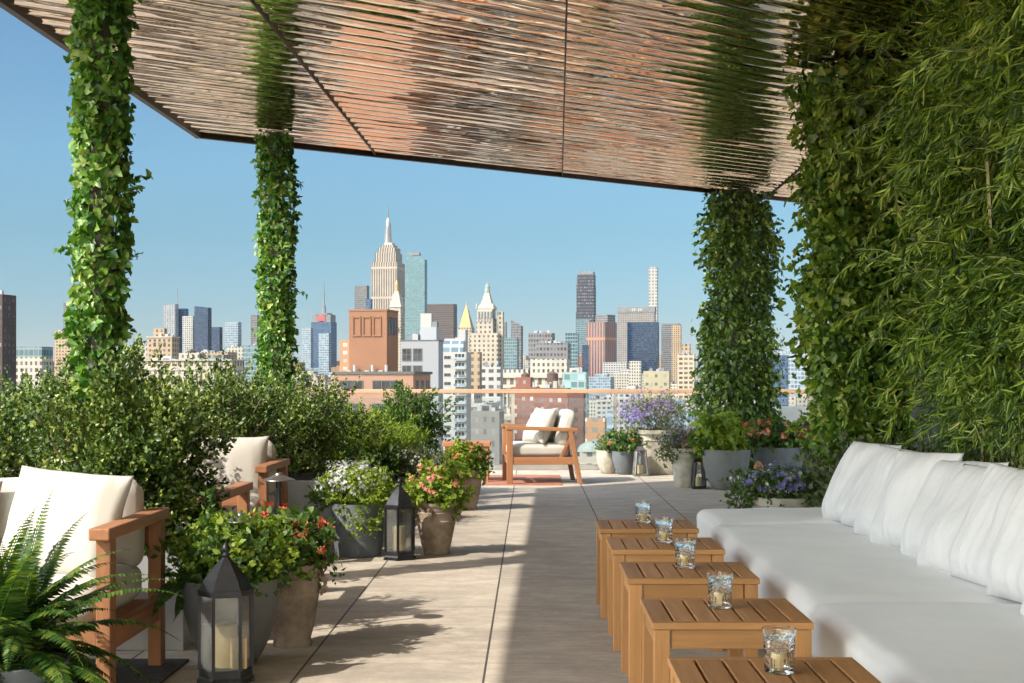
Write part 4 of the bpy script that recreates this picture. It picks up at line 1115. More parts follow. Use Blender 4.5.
def frontwin(o, d, x, z, w, h, nx=1, nz=1, frame=None, face='f', wv=0, mat=None):
    """a real window (frame with a recessed pane of nx by nz lights) on the front or right face"""
    fm = frame or FRAME
    for part, nm in ((0, 'window'), (1, 'pane')):
        bm = bmesh.new()
        if part == 0:
            t = min(.16, w * .08)
            for i in range(nx + 1): boxmm(bm, (x - w / 2 + (w - t) * i / nx, -d / 2 - .12, z), (x - w / 2 + (w - t) * i / nx + t, -d / 2 - .002, z + h))
            for j in range(nz + 1): boxmm(bm, (x - w / 2, -d / 2 - .13, z + (h - t) * j / nz), (x + w / 2, -d / 2 - .003, z + (h - t) * j / nz + t))
        else: boxmm(bm, (x - w / 2 + .02, -d / 2 - .06, z + .02), (x + w / 2 - .02, -d / 2 - .001, z + h - .02))
        if face == 'r': bmesh.ops.rotate(bm, verts=bm.verts, cent=(0, 0, 0), matrix=Matrix.Rotation(math.pi / 2, 3, 'Z'))
        q = bmo(nm, bm, fm if part == 0 else (mat or GLS), o if part == 0 else q)
    return q
FRAME = mottled('window_frame', (.09, .09, .09), .1, 1, .6, 0); WFRAME = mottled('white_frame', (.6, .6, .58), .1, 1, .6, 0)
GLS = mottled('dark_window_glass', (.03, .035, .045), .4, .5, .15, 0, c2=(.06, .07, .08))
STONE = mottled('pale_limestone', (.5, .45, .38), .15, .1, .85, 0); COP = mottled('green_copper', (.32, .38, .34), .2, .2, .8, 0)
GOLD = mottled('gilded_roof', (.52, .32, .12), .15, .3, .35, 0, metal=.4); SLATE = mottled('slate_grey', (.2, .21, .22), .2, .1, .7, 0)
GLS.node_tree.nodes['Principled BSDF'].inputs['Specular IOR Level'].default_value = .15
WHT = mottled('white_render', (.47, .455, .43), .06, .08, .85, 0); GRY = mottled('grey_render', (.40, .42, .45), .06, .08, .85, 0)
BRK = facade((.37, .185, .11), cw=50, ch=60, fw=.0, fh=.0, brick=True, roof=(.3, .25, .2))
PINK = mottled('salmon_render', (.40, .22, .15), .1, .1, .85, 0)

# --- near: brown brick block with the square brick tower
o, b_, w, d, h = bld('salmon brick block with wide dark windows under a dark cornice', 336, 430, 373.5, 250, PINK, .75, 'brick_building')
roofbox(o, (-w / 2 - .3, -d / 2 - .3, h - .1), (w / 2 + .3, d / 2 + .3, h + .35), FRAME, 'cornice')
for fl in range(5):
    z = h - 3.1 - fl * 4.0
    for x, ww in ((-w * .28, w * .30), (w * .16, w * .34)): frontwin(o, d, x, z, ww, 1.9, 3, 1)
    for k in range(3): frontwin(o, w, -d * .3 + k * d * .3, z, 1.5, 1.9, 1, 1, face='r')
o2, b2, w2, d2, h2 = bld('tall plain orange brick tower with three sunken panels near its top', 350.5, 397, 311, 262, BRK, .95, 'brick_tower')
DBR = mottled('shaded_brick_panel', (.36, .16, .09), .12, .4, .9, 0)
for k in range(3):
    x = -w2 * .29 + k * w2 * .27
    bm = bmesh.new()
    for a, bb_ in (((x - .75, h2 - 4.4), (x - .6, h2 - 1.0)), ((x + .6, h2 - 4.4), (x + .75, h2 - 1.0)), ((x - .75, h2 - 1.2), (x + .75, h2 - 1.0)), ((x - .85, h2 - 4.6), (x + .85, h2 - 4.35))):
        boxmm(bm, (a[0], -d2 / 2 - .22, a[1]), (bb_[0], -d2 / 2 - .003, bb_[1]))
    bmo('panel_frame', bm, BRK, o2)
    frontwin(o2, w2, -d2 * .28 + k * d2 * .27, h2 - 4.3, 1.2, 3.2, 1, 1, face='r')
roofbox(o2, (-w2 / 2 - .12, -d2 / 2 - .12, h2), (w2 / 2 + .12, d2 / 2 + .12, h2 + .3), BRK, 'parapet')
for x in (-3.2, .2, 2.8):
    bm = bmesh.new(); box(bm, (x, -d2 / 2 - .8, h - .2), (.9, .9, 1.6)); lathe(bm, [(.3, 0), (.3, 1.6)], 8, (x + 1, -d2 / 2 - .9, h)); bmo('roof_vent', bm, WHT, o2)
# --- grey white block
o, b_, w, d, h = bld('tall pale grey block with two big black window grids and a blank right side', 401, 443, 341, 330, mottled('pale_grey_render', (.33, .335, .35), .05, .05, .85, 0), .45, 'grey_apartment_block')
for fl in range(7):
    z = h - 4.6 - fl * 3.9
    for x in (-w * .34, -w * .05) if fl < 7 else (): frontwin(o, d, x, z, w * .24, 2.9, 2, 2)
roofbox(o, (w * .0, -d * .3, h), (w * .42, d * .3, h + 3.2), GRY); roofbox(o, (-w * .3, -d * .2, h + .0), (-w * .02, d * .3, h + 1.4), SLATE)
roofbox(o, (-w / 2 - .1, -d / 2 - .1, h), (w / 2 + .1, d / 2 + .1, h + .25), FRAME, 'parapet')
o, b_, w, d, h = bld('pale stepped penthouse rising behind the grey block', 420, 441, 330, 430, WHT, .6, 'penthouse_block')
roofbox(o, (-w * .5, -d * .3, h), (w * .1, d * .3, h + 5), WHT); roofbox(o, (w * .12, -d * .3, h), (w * .4, d * .3, h + 2.5), SLATE)
# --- white balcony block with curved glass top
o, b_, w, d, h = bld('white apartment block with glass balconies and a barrel shaped glass top', 443, 471, 352, 480, WHT, .8, 'balcony_block')
for fl in range(13):
    z = h - 2.9 * (fl + 1)
    frontwin(o, d, -w * .30, z + .6, 2.2, 1.0, 2, 1)
    frontwin(o, d, w * .22, z + .35, w * .44, 2.1, 3, 1, WFRAME, mat=None)
    bm = bmesh.new(); boxmm(bm, (w * .02, -d / 2 - 1.3, z), (w * .5, -d / 2 - .14, z + .22)); s_ = bmo('balcony', bm, WHT, o)
    bm = bmesh.new(); boxmm(bm, (w * .02, -d / 2 - 1.3, z + .25), (w * .5, -d / 2 - 1.24, z + 1.1)); bmo('railing_glass', bm, FM['palegl'], s_)
bm = bmesh.new()
n = 14; v0_ = []; v1_ = []
for i in range(n + 1):
    a = math.pi * i / n; v0_.append(bm.verts.new((-w * .5, -d * .45 * math.cos(a), h + 4.6 * math.sin(a) ** .8))); v1_.append(bm.verts.new((w * .36, -d * .45 * math.cos(a), h + 4.6 * math.sin(a) ** .8)))
for i in range(n): bm.faces.new((v0_[i], v1_[i], v1_[i + 1], v0_[i + 1]))
bm.faces.new(v0_[::-1]); bm.faces.new(v1_); bmo('barrel_roof', bm, FM['palegl'], o)
roofbox(o, (w * .1, -d * .2, h), (w * .4, d * .3, h + 7.5), WHT)
# --- dull bare block behind the small table
o, b_, w, d, h = bld('weathered grey block with faint window rows behind the far side table', 471, 504, 411, 380, facade((.30, .28, .26), (.2, .2, .2), cw=2.2, ch=3.2, fw=.35, fh=.45, brick=True), .7)
roofbox(o, (-w * .2, -2, h), (w * .2, 2, h + 1.6), 'grey')
# --- red brick pair right of it
o, b_, w, d, h = bld('red brick block with an arched step in its parapet above the far armchair', 511, 540, 387, 560, 'redbrick', .7, 'brick_building')
roofbox(o, (-w * .35, -d * .3, h), (w * .25, d * .3, h + 3.8), 'redbrick'); tank(o, w * .4, 0, h, 1.8, 3.2)
o, b_, w, d, h = bld('wide dark red brick block with a black water tank on the roof', 534, 571, 388, 520, 'redbrick', .5, 'brick_building')
tank(o, w * .12, -1, h, 2.1, 3.4)
o, b_, w, d, h = bld('dark brown brick slab right of the wide red block', 568, 586, 393, 500, 'darkbrick', .8, 'brick_building')
o, b_, w, d, h = bld('green glass loft building behind the dark brick slab', 562, 589, 372, 680, facade((.36, .44, .42), (.14, .30, .32), 3.4, 3.6, .8, .7, vary=.8), .6, 'glass_building')
roofbox(o, (-w * .2, -3, h), (w * .2, 3, h + 2), 'white')
o, b_, w, d, h = bld('orange brick block with a regular grid of pale windows near the railing', 585, 607, 418, 430, 'orange', .6, 'brick_building')
o, b_, w, d, h = bld('narrow blue grey glass slab beside the orange brick block', 606, 617, 411, 470, 'palegl', .8, 'glass_building')
# domed pavilion below the railing
o, b_, w, d, h = bld('low hall with a shallow green copper dome below the railing', 577, 606, 452, 360, 'cream', .9, 'domed_hall')
bm = bmesh.new(); lathe(bm, [(3.6, h), (3.5, h + .6), (3.0, h + 1.5), (1.9, h + 2.2), (.7, h + 2.5), (.02, h + 2.6)], 24); bmo('dome', bm, COP, o, smooth=True, angle=40)
# --- classical block with the colonnade
o, b_, w, d, h = bld('wide cream classical block with a colonnade and heavy cornice', 497, 574, 377, 760, facade((.60, .53, .42), (.13, .11, .09), cw=3.8, ch=5.2, fw=.5, fh=.72), .35, 'classical_building')
for z_, e in ((h, 1.2), (h - 5.5, .6), (h + .8, .5)): roofbox(o, (-w / 2 - e, -d / 2 - e, z_ - .5), (w / 2 + e, d / 2 + e, z_ + .4), STONE, 'cornice')
for k in range(17):
    bm = bmesh.new(); x = -w / 2 + 1.2 + k * (w - 2.4) / 16; lathe(bm, [(.55, 0), (.45, 9)], 10, (x, -d / 2 - .7, h - 15.5)); bmo('column', bm, STONE, o)
roofbox(o, (-w * .05, -d * .3, h + .9), (w * .46, d * .4, h + 9.5), FM['cream2'], 'upper_storey')
roofbox(o, (-w * .48, -d * .3, h + .9), (-w * .08, d * .4, h + 4.0), FM['cream2'], 'upper_storey')
bld('dark grey plant room block above the classical building', 535, 571, 343, 900, 'greyb', .5)
bld('charcoal glass block behind the classical building', 528.5, 555, 333, 1100, 'greyb', .6)
bld('small teal glass block right of the charcoal one', 565, 579, 333, 1500, 'tealgl', .6)

# --- clock-style tower with lantern top
def tiers(label, name, D, tl, rot=TH, cat='skyscraper', k=1.0):
    """tl: list of (part, px0, px1, ytop, ybottom or None, material)"""
    x0, x1 = tl[0][1], tl[0][2]; X = W((x0 + x1) / 2, D); c, s = math.cos(rot), abs(math.sin(rot))
    o = empty(name, (X, D + (x1 - x0) / F * D / 2, GZ), label, cat, None, rot)
    hero_fp.append((X, D, 60))
    for part, a, b, yt, yb, mt in tl:
        w = (b - a) / F * D / (c + k * s); cx = W((a + b) / 2, D) - X; z1 = Z(yt, D) - GZ; z0_ = 0 if yb is None else Z(yb, D) - GZ
        bm = bmesh.new(); box(bm, (cx, 0, (z0_ + z1) / 2), (w, w * k, z1 - z0_)); bmo(part, bm, FM[mt] if isinstance(mt, str) else mt, o)
    return o, lambda y: Z(y, D) - GZ, lambda px: W(px, D) - X, lambda p: p / F * D
LIME = facade((.50, .43, .34), (.10, .09, .08), cw=4.2, ch=4.2, fw=.42, fh=.5)
o, zz_, xx_, ss_ = tiers('pale limestone tower with a pyramid roof and bronze lantern', 'lantern_tower', 1300, [
    ('lower_block', 470, 503.6, 333, None, LIME), ('tower_shaft', 476, 496, 318, None, LIME), ('upper_stage', 476.6, 495, 309, 318, STONE), ('side_turret', 497, 504, 311, None, LIME)])
for k in range(5):
    bm = bmesh.new(); box(bm, (xx_(480 + k * 3.1), -ss_(8.2), (zz_(312) + zz_(321)) / 2), (ss_(1.3), ss_(.8), zz_(311) - zz_(322))); bmo('belfry_opening', bm, SLATE, o)
bm = bmesh.new(); lathe(bm, [(ss_(11), zz_(309)), (ss_(11.5), zz_(308)), (ss_(11.5), zz_(307)), (ss_(8), zz_(303)), (ss_(5.5), zz_(298)), (ss_(3.8), zz_(293)), (ss_(3.2), zz_(292))], 4, rot0=math.pi / 4); bmo('pyramid_roof', bm, STONE, o)
bm = bmesh.new(); lathe(bm, [(ss_(2.8), zz_(292)), (ss_(2.6), zz_(286)), (ss_(3), zz_(286)), (ss_(1.8), zz_(284)), (ss_(.5), zz_(282)), (ss_(.2), zz_(279))], 10); bmo('lantern', bm, COP, o)
for px in (477.5, 494.5):
    bm = bmesh.new(); lathe(bm, [(ss_(1), zz_(309)), (ss_(1), zz_(305)), (.05, zz_(302))], 8, (xx_(px), -ss_(7.5), 0)); bmo('pinnacle', bm, STONE, o)
o, zz_, xx_, ss_ = tiers('slender white clock tower with a gold cupola before the tall stepped skyscraper', 'clock_tower', 2100, [
    ('tower_shaft', 389, 403.5, 313, None, LIME), ('arcade', 389.8, 402.6, 307, 313, STONE)])
bm = bmesh.new(); lathe(bm, [(ss_(9), zz_(307)), (ss_(6), zz_(299)), (ss_(3.6), zz_(293)), (ss_(2.4), zz_(290.5))], 4, rot0=math.pi / 4); bmo('pyramid_roof', bm, STONE, o)
bm = bmesh.new(); lathe(bm, [(ss_(1.9), zz_(290.5)), (ss_(1.8), zz_(285)), (ss_(2.2), zz_(285)), (ss_(1.9), zz_(283)), (ss_(.8), zz_(280.5)), (ss_(.25), zz_(279)), (ss_(.15), zz_(275))], 12); bmo('cupola', bm, GOLD, o, smooth=True, angle=40)
bm = bmesh.new(); lathe(bm, [(ss_(3.6), 0), (ss_(3.6), 2)], 24); bmesh.ops.rotate(bm, verts=bm.verts, cent=(0, 0, 0), matrix=Matrix.Rotation(R(90), 3, 'X')); bmesh.ops.translate(bm, verts=bm.verts, vec=(0, -ss_(6.2), zz_(329))); bmo('clock_face', bm, STONE, o)
o, zz_, xx_, ss_ = tiers('cream tower with a steep gilded pyramid roof', 'gold_roof_tower', 2150, [
    ('wall', 455, 477, 337, None, LIME), ('tower_shaft', 458.5, 474, 327, None, LIME)])
bm = bmesh.new(); lathe(bm, [(ss_(8.6), zz_(327)), (ss_(.9), zz_(305)), (ss_(.8), zz_(304))], 4, rot0=math.pi / 4); bmo('pyramid_roof', bm, GOLD, o)
bm = bmesh.new(); lathe(bm, [(ss_(.9), zz_(304)), (ss_(.5), zz_(302)), (.1, zz_(300))], 8); bmo('lantern', bm, GOLD, o)
# --- the tall stepped skyscraper with mast
ESBM = facade((.50, .41, .33), (.13, .12, .12), cw=5.0, ch=60, fw=.46, fh=.97, stripes=.2, vary=.15)
o, zz_, xx_, ss_ = tiers('tall stepped limestone skyscraper with a tapering steel mast', 'stepped_skyscraper', 2890, [
    ('lower_setback', 370.6, 402.6, 262, None, ESBM), ('tower_shaft', 374, 400, 252, None, ESBM), ('upper_setback', 377, 398.5, 247, None, ESBM), ('crown', 380, 395.5, 244, 250, ESBM), ('crown', 382.6, 393, 241.5, 245, STONE)])
bm = bmesh.new(); lathe(bm, [(ss_(4.2), zz_(243)), (ss_(3.8), zz_(240)), (ss_(3.0), zz_(232)), (ss_(2.7), zz_(224)), (ss_(2.2), zz_(222))], 8, rot0=.3); bmo('mast', bm, mottled('mast_steel', (.3, .28, .27), .2, .05, .4, 0, metal=.6), o)
for a in range(4):
    t = a * math.pi / 2 + R(0); bm = bmesh.new(); bar(bm, (ss_(3.8) * math.cos(t), ss_(3.8) * math.sin(t), zz_(243)), (ss_(2.5) * math.cos(t), ss_(2.5) * math.sin(t), zz_(225)), ss_(.7)); bmo('mast_wing', bm, GRY, o)
bm = bmesh.new(); lathe(bm, [(ss_(2.2), zz_(222)), (ss_(2.4), zz_(220)), (ss_(1.6), zz_(217.5)), (ss_(.9), zz_(216))], 12); bmo('mast_dome', bm, WHT, o, smooth=True, angle=40)
bm = bmesh.new(); lathe(bm, [(ss_(.8), zz_(216)), (ss_(.6), zz_(211)), (ss_(.4), zz_(210)), (ss_(.3), zz_(205)), (.1, zz_(200))], 8); bmo('antenna', bm, SLATE, o)
# --- blue glass tower with slanted top
def slant(label, px0, px1, y0, y1, D, mat, k=.8, name='glass_tower', rot=TH, cat='skyscraper'):
    o, b_, w, d, h = bld(label, px0, px1, y0, D, mat, k, name, rot, cat=cat)
    dz = (y1 - y0) / F * D
    for v in b_.data.vertices:
        if v.co.z > h / 2 and v.co.x > 0: v.co.z -= dz
    return o, w, d, h, dz
o, w, d, h, dz = slant('tall pale blue glass tower with a slanted top right of the stepped skyscraper', 405.3, 427, 253, 259.5, 2000, facade((.22, .31, .34), (.13, .24, .29), 2.6, 4, .9, .85, gr=.15, metal=.3, vary=.12), .45)
bm = bmesh.new(); boxmm(bm, (-w * .42, -d * .3, h - 3), (w * .2, d * .3, h + 1)); bmo('roof_crane_deck', bm, SLATE, o)
# --- rest of the skyline, left to right
bld('dark brown brick apartment tower at the left photo edge', -40, 14, 294.5, 620, 'brown', .5, 'apartment_tower', cat='apartment tower')
o, *_r = bld('pale block with a dark teal glass top storey at the far left', 13, 51, 357, 700, 'cream2', .6)
roofbox(o, (-_r[1] * .5, -_r[2] * .5, _r[3]), (_r[1] * .5, _r[2] * .5, _r[3] + 5), 'tealgl', 'upper_storey')
bld('thin tan tower behind the nearest ivy column', 56, 78, 331, 1400, 'tan', .8, 'tower')
bld('narrow dark tower rising above the tan one', 64, 70, 303, 2600, 'greyb', .9, 'tower')
o, b_, w, d, h = bld('tan block with a square penthouse and round windows under a small cornice', 148.5, 178, 337, 900, 'tan', .6, 'tan_block')
roofbox(o, (-w / 2 - .5, -d / 2 - .5, h - .4), (w / 2 + .5, d / 2 + .5, h + .4), STONE, 'cornice'); roofbox(o, (-w * .35, -d * .2, h + .4), (w * .1, d * .2, h + 5.5), 'tan')
for k in range(3): frontwin(o, d, -w * .2 + k * w * .2, h - 6, 1.6, 2.6, 1, 1)
bld('cream block at the left of the tan penthouse block', 137, 152, 346, 950, 'cream', .6)
o, b_, w, d, h = bld('long cream classical block with arched top windows above the shrubs', 140, 244, 360, 800, facade((.56, .49, .38), (.12, .1, .09), cw=3.6, ch=4.6, fw=.5, fh=.62), .3, 'classical_building')
for z_, e in ((h, 1.0), (h - 5.4, .5)): roofbox(o, (-w / 2 - e, -d / 2 - e, z_ - .4), (w / 2 + e, d / 2 + e, z_ + .3), STONE, 'cornice')
roofbox(o, (-w * .1, -d * .3, h + .4), (w * .12, d * .2, h + 4), 'cream'); roofbox(o, (w * .2, -d * .3, h + .4), (w * .38, d * .2, h + 3), 'grey'); tank(o, w * .44, 0, h, 2, 3.4)
slant('tall grey and white tower with fine vertical stripes and a thin antenna', 163.7, 178, 305, 304, 2700, facade((.42, .43, .44), (.14, .17, .2), 3.5, 4, .5, .9), .6)
o, *_r = bld('blue glass slab joined to the striped tower', 175, 188, 308.5, 2720, 'bluegl', .6, 'glass_tower', cat='skyscraper')
bm = bmesh.new(); bar(bm, (-8, 0, _r[3]), (-8, 0, _r[3] + 38), .8); bmo('antenna', bm, SLATE, o)
bld('pale residential tower in front of the dark blue one', 183, 195.5, 316, 2300, 'white', .7, 'tower')
slant('dark blue glass tower with a slightly slanted roof', 195, 211, 306, 307.5, 2250, 'dkblue', .6)
bld('short dark blue glass tower right of the slanted one', 211, 222, 327, 2600, 'dkblue', .7, 'glass_tower')
bld('pale glass tower left of the far ivy column', 225.5, 241, 322, 2400, 'palegl', .6, 'glass_tower')
bld('slim grey tower touching the far ivy column', 251, 259, 315, 2300, 'greyb', .8, 'tower')
bld('teal glass block just left of the far ivy column', 243.5, 266, 345, 1200, 'tealgl', .6, 'glass_building')
bld('low tan block between the towers left of the ivy column', 186, 236, 352, 1300, 'tan', .5)
bld('cream block with few windows right of the low tan block', 228, 248, 347, 1350, 'cream', .5)
bld('small pale glass tower right of the far ivy column', 302.5, 313, 328, 2600, 'palegl', .8, 'glass_tower')
o, b_, w, d, h = bld('blue glass tower with a red framed top and a tall spire', 312, 336, 322, 3500, 'bluegl', .8, 'spire_tower', cat='skyscraper')
RED = mottled('red_frame', (.45, .08, .08), .1, .05, .6, 0)
for a, b2_, z0_, z1_ in ((-.46, -.1, 0, 18), (.1, .46, 0, 18), (-.3, .3, 14, 22)): roofbox(o, (a * w, -d * .45, h + z0_), (b2_ * w, d * .45, h + z1_), SLATE, 'crown')
roofbox(o, (-w * .2, -d * .48, h + 2), (w * .2, -d * .46, h + 16), RED, 'red_panel')
bm = bmesh.new(); lathe(bm, [(7, h + 18), (4, h + 40), (2.4, h + 42), (1.4, h + 75), (.5, Z(280, 3500) - GZ)], 8); bmo('spire', bm, SLATE, o)
bld('pale front tower below the spire tower', 319, 331, 333, 2300, 'palegl', .7, 'glass_tower')
bld('dark grey office slab left of the stepped skyscraper', 354.8, 369, 285.5, 2700, 'greyb', .6, 'office_tower', cat='skyscraper')
bld('thin blue glass slab against the stepped skyscraper', 366, 372, 299, 2500, 'bluegl', .8, 'glass_tower')
bld('dark brown office slab right of the slanted glass tower', 427, 457, 304, 2600, facade((.16, .12, .11), (.08, .08, .09), 60, 4, 1, .45, vary=.1), .5, 'office_tower', cat='skyscraper')
bld('pinkish brick block left of the orange brick tower', 340, 353, 340, 600, 'orange', .7, 'brick_building')
bld('pale block low beside the white balcony block', 465, 482, 352, 640, 'tan', .7)
bld('white cube shaped block in front of the lantern tower', 482, 503, 367, 620, 'white', .6)
slant('grey glass tower with a pointed top right of the lantern tower', 511, 523, 320, 326, 2000, 'greyb', .8)
bld('low glass block before the pointed grey tower', 502, 519, 338, 1700, 'tealgl', .6, 'glass_building')
bld('slim dark tower directly right of the lantern tower', 503, 507, 322, 2600, 'greyb', .9, 'tower')
# dark tower under construction, stepping in towards the top
CON = facade((.06, .06, .075), (.10, .11, .14), 5, 8, .6, .5, vary=.5)
o, zz_, xx_, ss_ = tiers('dark unfinished skyscraper narrowing in steps with open floors on top', 'unfinished_skyscraper', 3600, [
    ('tower_shaft', 576, 597, 312, None, CON), ('upper_setback', 576.6, 596.7, 285, 312, CON), ('upper_setback', 577.5, 596.3, 274, 285, CON), ('open_floors', 579.5, 595.6, 271.3, 274, SLATE)], k=.8)
for px in (580, 583.5, 587, 591, 595):
    bm = bmesh.new(); bar(bm, (xx_(px), 0, zz_(272)), (xx_(px), 0, zz_(269.3)), ss_(.5)); bmo('bare_column', bm, SLATE, o)
bm = bmesh.new(); bar(bm, (xx_(577.3), -10, zz_(290)), (xx_(577.3), -10, zz_(276)), ss_(.5)); bar(bm, (xx_(577.3), -10, zz_(277)), (xx_(584), -10, zz_(268.5)), ss_(.3)); bmo('crane', bm, SLATE, o)
bld('brown glass tower in front of the unfinished skyscraper', 576, 590.5, 319, 2600, 'tealgl', .5, 'glass_tower')
# copper striped twin-faced tower: seen on its corner
STR = facade((.45, .24, .16), (.10, .12, .18), cw=5.5, ch=70, fw=.5, fh=.98, stripes=.14, vary=.1)
o, b_, w, d, h = bld('copper striped tower turned on its corner left of the broad grey slab', 586, 617, 322, 2300, STR, .9, 'striped_tower', R(-38), cat='skyscraper')
roofbox(o, (-w * .2, -d * .2, h), (w * .45, d * .45, h + 12), 'greyb')
bld('small navy glass slab before the striped tower', 582, 589, 345, 2000, 'dkblue', .7, 'glass_tower')
# broad grey slab with letters-like sign band left blank, blue slab in front
o, b_, w, d, h = bld('broad grey office slab with a dark top band', 617.5, 656, 306.5, 3200, facade((.33, .30, .28), (.14, .13, .13), 4, 4.2, .5, .45, vary=.2), .3, 'office_slab', cat='skyscraper')
roofbox(o, (-w / 2 - 1, -d / 2 - 1, h - 14), (w / 2 + 1, d / 2 + 1, h - 1), SLATE, 'top_band')
bm = bmesh.new()
for k in range(7): boxmm(bm, (-w * .17 + k * 4.6, -d / 2 - 2, h - 11), (-w * .17 + k * 4.6 + (3.4 if k % 3 else 1.6), -d / 2 - 1.2, h - 4))
bmo('sign_letters', bm, WHT, o)
bld('deep blue glass slab in front of the grey office slab', 627, 659.5, 322, 2400, 'dkblue', .4, 'glass_tower', cat='skyscraper')
P432 = facade((.50, .46, .41), (.22, .25, .28), 10.5, 10.5, .58, .58, vary=.2, roof=(.5, .5, .5))
bld('very slender white tower of square windows on the right', 648.5, 658.5, 267, 4640, P432, 1, 'slender_tower', cat='skyscraper')
bld('grey glass office tower right of the blue slab', 661, 681, 323.5, 2500, 'greyb', .6, 'office_tower')
bld('sunlit tan tower before the grey glass office tower', 671.5, 682, 325, 2300, 'tan', .5, 'tower')
bld('white balconied tower left of the vine column', 677, 696, 354, 1000, facade((.58, .47, .34), (.12, .1, .08), 3.5, 3.3, .7, .5), .7, 'apartment_tower')
bld('narrow tan tower top behind the balconied tower', 682, 691, 344, 1150, 'tan', .8, 'tower')
bld('plain olive cream block below the deep blue slab', 643, 671, 371, 700, facade((.45, .40, .27), (.25, .22, .16), 4.5, 4, .3, .35), .5)
bld('small pale stone block at the right of the striped tower foot', 629, 642, 361, 1500, 'cream2', .7)
bld('blue glass tower seen between the vine columns', 771, 789, 355, 900, 'bluegl', .5, 'glass_tower')
bld('pale glass tower beside the blue one between the vine columns', 786, 806, 345, 1300, 'palegl', .5, 'glass_tower')

# --- the rest: one by one where they can be told apart, one mass behind and between
cr = random.Random(5)
kinds = [('cream', 'cream'), ('cream2', 'pale stone'), ('white', 'white'), ('brick', 'brown brick'), ('redbrick', 'red brick'), ('tan', 'tan'), ('orange', 'orange brick'), ('grey', 'grey'), ('palegl', 'pale glass'), ('darkbrick', 'dark brick')]
kw = [4, 4, 4, 3, 1.6, 3, 1, 3, 1.4, 1]
mass = []; cnt = 0
def free(x, y, r):
    return all((x - a) ** 2 + (y - b) ** 2 > (r + c) ** 2 for a, b, c in hero_fp)
c_, s_ = math.cos(TH), math.sin(TH)
y_ = 260.0
while y_ < 6200:
    pitch = 31 + (y_ - 260) * .0115
    x_ = -.52 * y_ - 60
    while x_ < .56 * y_ + 60:
        jx = x_ + cr.uniform(-6, 6); jy = y_ + cr.uniform(-8, 8)
        X = jx; Y = jy + jx * math.tan(TH) * .25
        far = min(1, (Y - 260) / 3000)
        w = pitch * cr.uniform(.5, .82); d = pitch * cr.uniform(.5, .8)
        h = cr.choice([14, 18, 20, 24, 28]) * cr.uniform(.8, 1.3) + (cr.random() ** 3) * (40 + 50 * far)
        if Y > 1800 and cr.random() < .35: h += cr.random() ** 1.5 * 75
        if Y > 2200 and cr.random() < .12: h += 60
        px = VX + X / Y * F; yt = VY + (HC - (GZ + h)) / Y * F
        lim = 352 if Y > 2000 else 366 if Y > 1200 else 392 if Y > 600 else 410
        if yt < lim + 6 * cr.random(): h = 76 + (VY - lim) / F * Y * cr.random()
        yt = VY + (HC - (GZ + h)) / Y * F
        if free(X, Y, w * .6):
            vis = (395 < px < 720 and yt < 470 and 330 < Y < 2600) or (Y > 700 and yt < 379 and -10 < px < 820)
            if vis and cnt < 290: 
                ki, kn = cr.choices(kinds, kw)[0]
                hi = 'tall' if h > 60 else 'mid height' if h > 32 else 'low'
                top_ = cr.choice(['flat', 'box', 'box', 'tank', 'two']) if Y < 1900 else cr.choice(['flat', 'box'])
                tn = {'flat': 'a flat roof', 'box': 'a roof bulkhead', 'tank': 'a roof water tank', 'two': 'a stepped roof'}[top_]
                dn = 'nearer' if Y < 900 else 'middle distance' if Y < 1800 else 'far'
                o = empty('building', (X, Y, GZ), f'{hi} {kn} building with {tn}, {dn} city', 'building', f'{hi} {kn} {dn} city buildings with {tn}', TH)
                bm = bmesh.new(); boxmm(bm, (-w / 2, -d / 2, 0), (w / 2, d / 2, h)); bmo('wall', bm, FM[ki], o)
                if Y < 1500:
                    bm = bmesh.new(); e = .35
                    for a, b in (((-w / 2 - e, -d / 2 - e), (w / 2 + e, -d / 2 + .2)), ((-w / 2 - e, d / 2 - .2), (w / 2 + e, d / 2 + e)), ((-w / 2 - e, -d / 2 + .2), (-w / 2 + .2, d / 2 - .2)), ((w / 2 - .2, -d / 2 + .2), (w / 2 + e, d / 2 - .2))):
                        boxmm(bm, (a[0], a[1], h - .8), (b[0], b[1], h + .7))
                    bmo('parapet', bm, STONE if kn not in ('red brick', 'dark brick', 'brown brick') else FM[ki], o)
                if top_ in ('box', 'two'): roofbox(o, (-w * .3 * cr.random(), -d * .2, h + .01), (w * .1 + w * .3 * cr.random(), d * .3, h + cr.uniform(2.5, 5)), cr.choice([ki, 'white', 'grey']))
                if top_ == 'two': roofbox(o, (-w * .45, -d * .3, h + .01), (-w * .32, d * .1, h + 2.2), 'grey')
                if top_ == 'tank': tank(o, w * cr.uniform(-.3, .3), 0, h, 1.9, 3.3)
                cnt += 1
            else:
                mass.append((X, Y, w, d, h)); 
                for _q in range(3 if Y < 2500 else 1):
                    if cr.random() < .7: mass.append((X + cr.uniform(-.32, .32) * w, Y + cr.uniform(-.3, .3) * d, w * cr.uniform(.06, .35), d * cr.uniform(.08, .3), h + cr.uniform(1.2, 4.5)))
        x_ += pitch * (1.0 if Y < 900 or 360 < px < 730 else 1.15)
    y_ += pitch * 1.05
